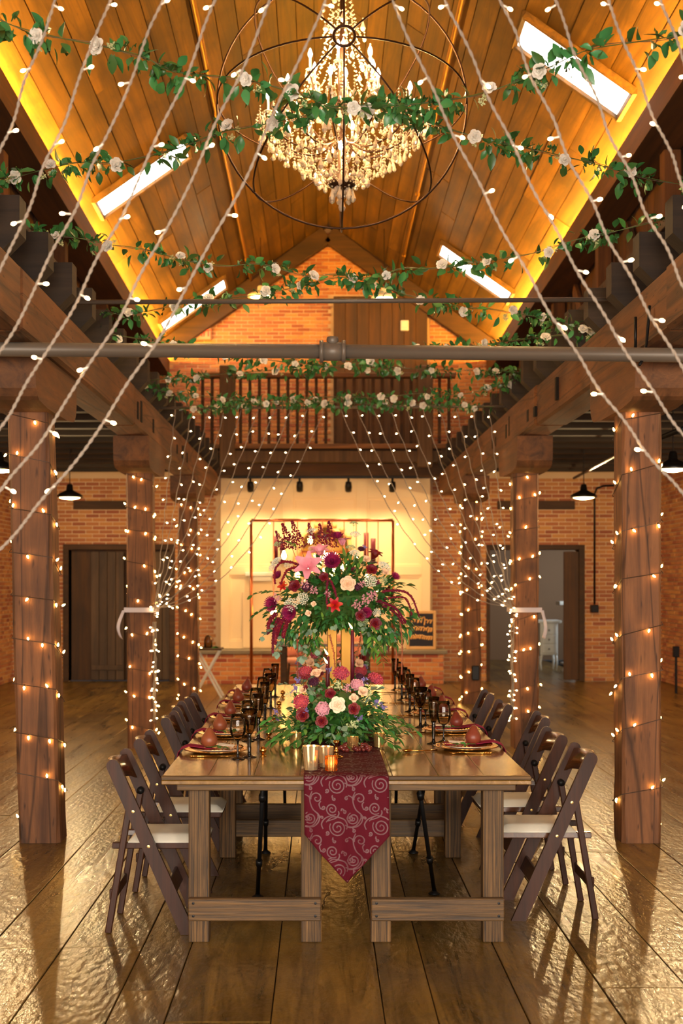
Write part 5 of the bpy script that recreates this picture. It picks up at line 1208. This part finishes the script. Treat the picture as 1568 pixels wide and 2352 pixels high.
# ------------------------------------------------------------------ chandelier in its orb cage
HC_ = V((.134, 8.2, 4.68)); RB = .80
ch = thing('orb_chandelier', 'large crystal chandelier with candle bulbs inside an iron orb cage', 'chandelier', HC_+V((0, 0, -RB)))
fr = V((0, -1, .12)).normalized(); right = V((1, 0, 0)); upv = right.cross(fr)*-1
if upv.z < 0: upv = -upv
def ring(c, u, v, r, w, n=64): return MB().tube([c+u*(r*math.cos(2*PI*i/n))+v*(r*math.sin(2*PI*i/n)) for i in range(n)], w, 8, closed=True)
ring(HC_, right, V((0, 0, 1)), RB, .007).build('cage_hoop', M['cage'], ch, True)
for k in range(4):
    a = PI*k/4; d = right*math.cos(a)+upv*math.sin(a)
    for sg in (1, -1):
        n_ = 40; MB().tube([HC_+d*(sg*(RB-.006)*math.sin(.08+(PI-.16)*i/n_))+fr*((RB-.006)*math.cos(.08+(PI-.16)*i/n_)) for i in range(n_+1)], .0058, 8).build('cage_hoop', M['cage'], ch, True)
for s in (1, -1): ring(HC_+fr*(s*RB*.998), right, upv, .062, .009, 24).build('pole_ring', M['cage'], ch, True)
MB().tube([HC_+V((0, 0, -RB)), HC_+V((0, 0, -.5))], .006, 8).build('axis_rod', M['cage'], ch, True); MB().tube([HC_+V((0, 0, .7)), HC_+V((0, 0, RB))], .006, 8).build('axis_rod', M['cage'], ch, True)
top = roofz(HC_.x, HC_.y)-.02
MB().tube([HC_+V((0, 0, RB)), V((HC_.x, HC_.y, top))], .007, 6).build('chain', M['iron'], ch)
MB().lathe([(.0, 4.12), (.05, 4.125), (.09, 4.16), (.07, 4.20), (.03, 4.24), (.02, 4.5), (.035, 4.56), (.02, 4.6), (.018, 5.0), (.03, 5.04), (.015, 5.1), (.012, 5.4), (0, 5.42)], 14, (HC_.x, HC_.y, 0)).build('stem', M['cage'], ch, True)
m = MB(); m.lathe([(.008, 0), (.008, .075), (0, .075)], 8); CANDLE = m.mesh('candle_sleeve', M['rosec'])
m = MB(); m.lathe([(.007, .0), (.014, .014), (.015, .024), (.009, .042), (.002, .058), (0, .06)], 9); FLB = m.mesh('candle_bulb', M['cbulb'], True)
tips = []
for (n, r, z, ph) in ((10, .475, 4.60, .15), (6, .22, 4.86, .4)):
    for k in range(n):
        a = 2*PI*k/n+ph; d = V((math.cos(a), math.sin(a), 0)); c0 = V((HC_.x, HC_.y, z-.14)); tip = V((HC_.x, HC_.y, z))+d*r
        pts = [V(p) for p in smooth([tuple(c0+d*.02), tuple(c0+d*(r*.35)+V((0, 0, -.08))), tuple(c0+d*(r*.75)+V((0, 0, -.03))), tuple(tip+V((0, 0, -.03))), tuple(tip)], 4)]
        arm = MB().tube(pts, .006, 6).build('arm', M['cage'], ch, True)
        MB().lathe([(.008, -.006), (.028, .0), (.03, .006), (0, .006)], 12, tip).build('drip_pan', M['crystal'], arm, True)
        inst('candle_sleeve', CANDLE, arm, tip+V((0, 0, .006))); inst('candle_bulb', FLB, arm, tip+V((0, 0, .08))); tips.append(tip)
def drop_mesh(L, r):
    m = MB(); m.lathe([(0, 0), (r*.25, -L*.12), (r*.55, -L*.35), (r, -L*.68), (r*.7, -L*.88), (0, -L)], 6); m.octa((0, 0, .010), .008, None, .008); return m.mesh('crystal', M['crystal'])
DR = [drop_mesh(.075, .018), drop_mesh(.055, .014), drop_mesh(.045, .016)]
m = MB(); m.octa((0, 0, 0), .012, None, .014); m.octa((0, 0, -.026), .011, None, .012); m.octa((0, 0, -.05), .010, None, .012); BEAD = m.mesh('crystal', M['crystal'])
strands = MB()
cnt = 0
# bowl of crystals under the arms
for lay in range(7):
    t = lay/6; z = 4.55-.40*t; r = .50*(1-t**1.5)+.05; n = int(10+66*r)+8
    for k in range(n):
        a = 2*PI*(k+.5*(lay % 2))/n+R(-.05, .05); rr = r*R(.9, 1.02); p = V((HC_.x+rr*math.cos(a), HC_.y+rr*math.sin(a), z+R(-.03, .03)))
        inst('crystal', random.choice(DR), ch, p, Quaternion((0, 0, 1), R(0, 3)), R(.8, 1.15)); cnt += 1
        if k % 2 == 0: strands.octa(p+V((0, 0, .03)), .008); strands.octa(p+V((0, 0, .05)), .008); strands.octa(p+V((0, 0, .07)), .007)
for tip in tips:
    for k in range(5):
        a = 2*PI*k/5; inst('crystal', DR[1], ch, tip+V((.03*math.cos(a), .03*math.sin(a), -.012)), None, .8); cnt += 1
for k in range(70):
    a = R(0, 6.3); rr = math.sqrt(R(0, 1))*.36; inst('crystal', random.choice(DR), ch, (HC_.x+rr*math.cos(a), HC_.y+rr*math.sin(a), 4.62-R(0, .3)*(1-rr/.5)), None, R(.8, 1.1))
# garlands of beads between the tiers and up the stem
for (n, r0, z0, r1, z1, sg) in ((14, .06, 5.25, .22, 4.86, .10), (20, .22, 4.84, .475, 4.58, .10), (20, .475, 4.56, .09, 4.16, .08), (10, .05, 5.42, .14, 5.1, .08)):
    for k in range(n):
        a = 2*PI*k/n; d = V((math.cos(a), math.sin(a), 0)); c = V((HC_.x, HC_.y, 0)); A0 = c+d*r0+V((0, 0, z0)); B0 = c+d*r1+V((0, 0, z1))
        for i, p in enumerate(bez(A0, (A0+B0)/2+V((0, 0, -2*sg)), B0, 16)): strands.octa(p, .0095 if i % 3 == 0 else .0065)
for k in range(26):
    a = R(0, 6.3); z = R(4.7, 5.35); r = .10+.16*(5.4-z)/.7; inst('crystal', random.choice(DR), ch, (HC_.x+r*math.cos(a), HC_.y+r*math.sin(a), z), None, R(.8, 1.1)); cnt += 1
for k in range(7):
    a = 2*PI*k/7; inst('crystal', DR[0], ch, (HC_.x+.07*math.cos(a), HC_.y+.07*math.sin(a), 4.13), None, 1.15)
inst('crystal', DR[0], ch, (HC_.x, HC_.y, 4.08), None, 1.3)
tag(strands.build('bead_strands', M['crystal'], ch), kind='stuff')
inst('candle_bulb', FLB, ch, (HC_.x-.01, HC_.y-.08, 4.36), None, 1.0)
# ------------------------------------------------------------------ pendant lamps
def pendant(lab, p, ztop, r=.18, white=False, power=125):
    t = thing('pendant_lamp', lab, 'lamp', p); sm = M['shadew'] if white else M['shade']
    MB().lathe([(r, 0), (r*.97, .025), (r*.75, .055), (r*.4, .085), (r*.26, .10), (r*.22, .16), (.03, .18), (0, .18)], 24, p).build('shade', sm, t, True)
    MB().lathe([(r*.99, .001), (r*.95, .022), (r*.73, .05), (r*.38, .08), (0, .09)], 24, p).build('liner', M['shadew'], t, True)
    MB().ball(tuple(V(p)+V((0, 0, .01))), r*.82, 20, 8, (1, 1, .24)).build('bulb', M['pbulb'], t, True)  # bulb flattened wide so its glow imitates glare under the shade
    MB().tube([V(p)+V((0, 0, .17)), V((p[0], p[1], ztop))], .006, 6).build('cord', M['iron'], t)
    l = bpy.data.lights.new('pendant', 'POINT'); l.energy = power; l.color = (1, .68, .32); l.shadow_soft_size = .03
    lo = bpy.data.objects.new('pendant_light', l); S.collection.objects.link(lo); lo.location = V(p)+V((0, 0, -.06))
for px, py, Y, lab in ((160, 1143, 17.0, 'black enamel pendant lamp right of the nearest left column'), (1340, 1143, 17.0, 'black enamel pendant lamp left of the nearest right column'), (-2, 1080, 12.8, 'black enamel pendant lamp cut by the left picture edge'), (1545, 1078, 12.8, 'black enamel pendant lamp cut by the right picture edge')):
    pendant(lab, tuple(P(px, py, Y)), 3.62)
for px, py, Y, lab in ((598, 682, 20.6, 'white shaded loft pendant lamp left of the gable ridge'), (882, 686, 20.6, 'white shaded loft pendant lamp before the dark loft door')):
    q = P(px, py, Y); pendant(lab, tuple(q), roofz(q.x, q.y), .21, True, 40)
# further pendant lamps of the aisles, nearer than the frame
for x, y in ((-3.3, 8.6), (3.5, 8.6), (-3.3, 4.4), (3.5, 4.4)):
    pendant('black enamel pendant lamp of the %s aisle %s the nearest column' % ('left' if x < 0 else 'right', 'beside' if y > 6 else 'before'), (x, y, 2.72), 3.62, power=50 if y > 6 else 25)
# ------------------------------------------------------------------ copper frame with hanging bulbs, mirror, candles
a = P(577, 1195, 18.6); b = P(902, 1195, 18.6)
cf = thing('copper_frame', 'tall copper pipe frame with hanging filament bulbs before the hearth', 'frame', ((a.x+b.x)/2, 18.6, 0))
for x in (a.x, b.x):
    MB().tube([(x, 18.6, .0), (x, 18.6, a.z)], .022, 10).build('upright', M['copper'], cf, True); MB().tube([(x, 18.35, .022), (x, 18.85, .022)], .022, 8).build('foot', M['copper'], cf, True)
MB().tube([(a.x, 18.6, a.z), (b.x, 18.6, a.z)], .022, 10).build('crossbar', M['copper'], cf, True)
m = MB(); m.lathe([(.012, .0), (.014, -.05), (.0, -.05)], 8); SOCK = m.mesh('socket', M['iron'])
m = MB(); m.lathe([(.012, -.05), (.03, -.10), (.034, -.135), (.02, -.17), (0, -.178)], 12); EDB = m.mesh('bulb', M['edison'], True)
for px, yb in ((628, 1410), (652, 1285), (683, 1330), (712, 1250), (740, 1272), (762, 1330), (790, 1350), (818, 1300), (842, 1340), (868, 1360)):
    q = P(px, yb, 18.6)
    c = MB().tube([(q.x, 18.6, a.z), (q.x, 18.6, q.z+.17)], .009, 6).build('drop_pipe', M['copper'], cf); inst('socket', SOCK, c, (q.x, 18.6, q.z+.178)); inst('bulb', EDB, c, (q.x, 18.6, q.z+.178), None, 1.25 if px == 628 else 1.0)
mp = P(747, 1290, 20.35); mi = thing('ornate_mirror', 'carved dark gold mirror on the cream panelling behind the flowers', 'mirror', (mp.x, 20.35, mp.z))
n = 48; oc = []
for k in range(n): an = 2*PI*k/n; rr = 1+.06*math.cos(an*8); oc.append((mp.x+.46*rr*math.cos(an), mp.z+.56*rr*math.sin(an)))
MB().tube([(x, 20.37, z) for x, z in oc], .035, 8, closed=True).build('carved_frame', M['frame'], mi, True)
M['mirror'] = plain('mirror_glass', (235, 235, 232), .03, 1.0)
MB().add([(x, 20.375, z) for x, z in oc]+[(x, 20.39, z) for x, z in oc], [tuple(range(n)), tuple(range(n, 2*n))[::-1]]+[(i, i+n, (i+1) % n+n, (i+1) % n) for i in range(n)]).build('glass', M['mirror'], mi)
mi.rotation_euler = (.0, 0, 0)
for k in range(7):
    an = PI/2+(k-3)*.28; MB().ball((mp.x+.5*math.cos(an), 20.36, mp.z+.6*math.sin(an)), .05, 8, 6).build('carving', M['frame'], mi, True)
mi.rotation_euler = (-.11, 0, 0); mi.location.y -= .09
for px, y0, y1, lab in ((640, 1232, 1290, 'pair of dark pillar candles on the panelling left of the mirror'), (848, 1224, 1290, 'pair of dark pillar candles on the panelling right of the mirror')):
    q = P(px, y1, 20.2); t = thing('wall_sconce', lab, 'sconce', q); h = (y1-y0)*20.2/FPX
    for dx, hh in ((-.05, h), (.06, h*.8)): MB().lathe([(.04, 0), (.04, hh), (.03, hh+.005), (0, hh)], 14, q+V((dx, 0, 0))).build('candle', M['candle'], t, True)
    MB().box(q.x-.13, q.x+.14, 20.1, 20.39, q.z-.03, q.z, .005).build('bracket', M['iron'], t)
# sweetheart table with its chairs and two blush cushions
st = thing('small_table', 'small dark-legged table in front of the hearth behind the flowers', 'table', (.05, 18.0, 0))
MB().box(-.62, .72, 17.6, 18.3, .72, .76, .006).build('top', M['table'], st)
for x in (-.56, .60):
    for y in (17.66, 18.16): MB().box(x-.0, x+.08, y, y+.08, 0, .72, .006).build('leg', M['dark'], st)
for x, lab in ((-.32, 'blush velvet chair left behind the small table'), (.42, 'blush velvet chair right behind the small table')):
    c = thing('velvet_chair', lab, 'chair', (x, 18.9, 0))
    MB().lathe([(.0, .40), (.2, .40), (.22, .44), (.2, .49), (0, .5)], 18, (x, 18.9, 0)).build('seat', M['pinkv'], c, True)
    def bk(u, v): an = PI*(.1+.8*u); return V((x+.22*math.cos(an), 18.9+.2*math.sin(an), .52+.32*v))
    m = MB(); m.sheet(bk, 14, 4); o = m.build('backrest', M['pinkv'], c, True); so = o.modifiers.new('t', 'SOLIDIFY'); so.thickness = .05
    for dx, dy in ((-.15, -.15), (.15, -.15), (-.15, .15), (.15, .15)): MB().tube([(x+dx*1.2, 18.9+dy*1.2, 0), (x+dx, 18.9+dy, .42)], .014, 6).build('leg', M['dark'], c)
# tray stand at left
q = P(478, 1490, 17.9); ts = thing('tray_table', 'white folding tray table with crossed legs left of the hearth', 'tray table', (q.x, q.y, 0))
MB().box(q.x-.2, q.x+.2, q.y-.22, q.y+.22, q.z-.012, q.z+.012, .005).build('tray', M['dark'], ts)
for dy in (-.18, .18):
    MB().beam((q.x-.2, q.y+dy, 0), (q.x+.17, q.y+dy, q.z-.013), .03, .018, (0, 1, 0), .003).build('leg', M['white'], ts); MB().beam((q.x+.2, q.y+dy+.02, 0), (q.x-.17, q.y+dy+.02, q.z-.013), .03, .018, (0, 1, 0), .003).build('leg', M['white'], ts)
cl_ = thing('glass_cloche', 'small glass cloche with greenery on the tray table', 'cloche', (q.x, q.y, q.z+.012))
MB().lathe(wall([(.06, .0), (.06, .10), (.045, .15), (.02, .175), (.0, .18)]), 16, (q.x, q.y, q.z+.013)).build('dome', M['smoke'], cl_, True)
for k in range(16): an = R(0, 6.3); inst('leaf', ME['rus2'], cl_, (q.x+.09*math.cos(an), q.y+.09*math.sin(an), q.z+.02), leafq((math.cos(an), math.sin(an), .1)), 1.4)
# lettered board on the hearth ledge
f0 = P(933, 1498, 20.15); f1 = P(1001, 1409, 20.15)
sg = thing('lettered_sign', 'navy board with gold script lettering in a gold frame on the hearth', 'sign', ((f0.x+f1.x)/2, 20.15, .541))
zb, zt = .545, .545+(1498-1409)*20.15/FPX
MB().box(f0.x, f1.x, 20.14, 20.16, zb, zt).build('board', M['chalk'], sg)
for (x0, x1, z0, z1) in ((f0.x, f0.x+.045, zb, zt), (f1.x-.045, f1.x, zb, zt), (f0.x+.045, f1.x-.045, zb, zb+.05), (f0.x+.045, f1.x-.045, zt-.045, zt)): MB().box(x0, x1, 20.12, 20.165, z0, z1, .006).build('frame_bar', M['frame'], sg)
wd = f1.x-f0.x-.12
for ln, (zz, hh) in enumerate(((zt-.16, .075), (zt-.29, .06), (zt-.42, .055))):
    m = MB(); pts = []; nl = (7, 9, 10)[ln]; am = [R(.5, 1.2) for _ in range(12)]
    for k in range(nl*8+1):
        u = k/(nl*8); ph = 2*PI*nl*u; tall = 1.8 if (int(nl*u)*7+ln*3) % 4 == 0 else 1.0
        pts.append((f0.x+.06+wd*u+.02*am[int(nl*u+.5) % 12]*math.sin(ph), 20.135, zz+hh*.5*tall*am[int(nl*u) % 12]*math.sin(ph+1)+.012*math.sin(u*5)))
    m.tube(pts, .008, 4); m.build('script_line', M['ink'], sg)
# conduit and boxes on the right wall
cd = thing('wall_conduit', 'thin iron conduit with a switch box on the far right brick wall', 'conduit', (4.42, 20.6, 1.2))
pc = [P(1420, 1115, 20.62), P(1385, 1116, 20.62), P(1370, 1122, 20.62), P(1365, 1135, 20.62), P(1365, 1388, 20.62)]
MB().tube(pc, .016, 8).build('pipe', M['iron'], cd, True); q = P(1365, 1398, 20.6); MB().box(q.x-.06, q.x+.06, 20.56, 20.66, q.z-.06, q.z+.06, .008).build('box', M['iron'], cd)
q = P(1552, 1500, 18.5); t = thing('floor_outlet', 'black outlet post by the right brick wall', 'outlet', (q.x, q.y, 0)); MB().box(q.x-.015, q.x+.015, q.y-.015, q.y+.015, 0, q.z-.06).build('post', M['iron'], t); MB().box(q.x-.045, q.x+.045, q.y-.03, q.y+.03, q.z-.06, q.z+.1, .008).build('box', M['iron'], t)
q = P(1092, 1545, 16.78); t = thing('junction_box', 'black junction box on the farthest right column', 'junction box', q); MB().box(q.x-.05, q.x+.05, 16.77, 16.826, q.z-.1, q.z+.09, .01).build('box', M['iron'], t)
for sd, x in ((-1, 6.0),): pass
sp = thing('ceiling_pipe', 'thin sprinkler pipe under the right aisle joists', 'pipe', (3.0, 13, 3.2)); MB().tube([P(1318, 1098, 19.0), P(1415, 1045, 13.0), P(1568, 985, 8.6)], .02, 8).build('pipe', M['iron'], sp, True)
# side room furniture
c = V((4.15, 23.4, 0)); cb = thing('white_cabinet', 'white cabinet on curved legs in the bright side room', 'cabinet', c)
MB().box(c.x-.18, c.x+.14, c.y-.2, c.y+.2, .28, .86, .01).build('body', M['white'], cb); MB().box(c.x-.24, c.x+.2, c.y-.24, c.y+.24, .86, .91, .01).build('top', M['white'], cb)
for k in range(3): dr = MB().box(c.x-.15, c.x+.11, c.y-.22, c.y-.2, .32+.17*k, .47+.17*k, .006).build('drawer', M['white'], cb); MB().ball((c.x-.02, c.y-.23, .395+.17*k), .02, 8, 6).build('knob', M['steel'], dr)
for dx in (-.15, .11):
    for dy in (-.16, .16): MB().tube([(c.x+dx, c.y+dy, .28), (c.x+dx*1.15, c.y+dy, .14), (c.x+dx*1.05, c.y+dy, 0)], [.03, .022, .016], 8).build('leg', M['white'], cb, True)
c = V((4.55, 22.9, 0)); sl = thing('step_stool', 'white folding step stool by the side room door', 'stool', c)
for dy in (-.15, .15):
    MB().beam((c.x-.2, c.y+dy, 0), (c.x+.05, c.y+dy, .55), .04, .02, (0, 1, 0), .003).build('leg', M['white'], sl); MB().beam((c.x+.22, c.y+dy, 0), (c.x-.02, c.y+dy, .55), .04, .02, (0, 1, 0), .003).build('leg', M['white'], sl)
MB().box(c.x-.16, c.x+.16, c.y-.17, c.y+.17, .55, .58, .006).build('seat', M['white'], sl); MB().box(c.x-.15, c.x+.02, c.y-.15, c.y+.15, .22, .25, .004).build('step', M['white'], sl)
c = V((4.9, 24.9, 0)); tb = thing('tall_stand', 'white pedestal stand deep in the side room', 'stand', c)
MB().box(c.x-.3, c.x+.3, c.y-.2, c.y+.2, 1.16, 1.23, .01).build('top', M['white'], tb); MB().box(c.x-.06, c.x+.06, c.y-.06, c.y+.06, .04, 1.16, .01).build('post', M['white'], tb); MB().box(c.x-.22, c.x+.22, c.y-.2, c.y+.2, 0, .04, .01).build('base', M['white'], tb)
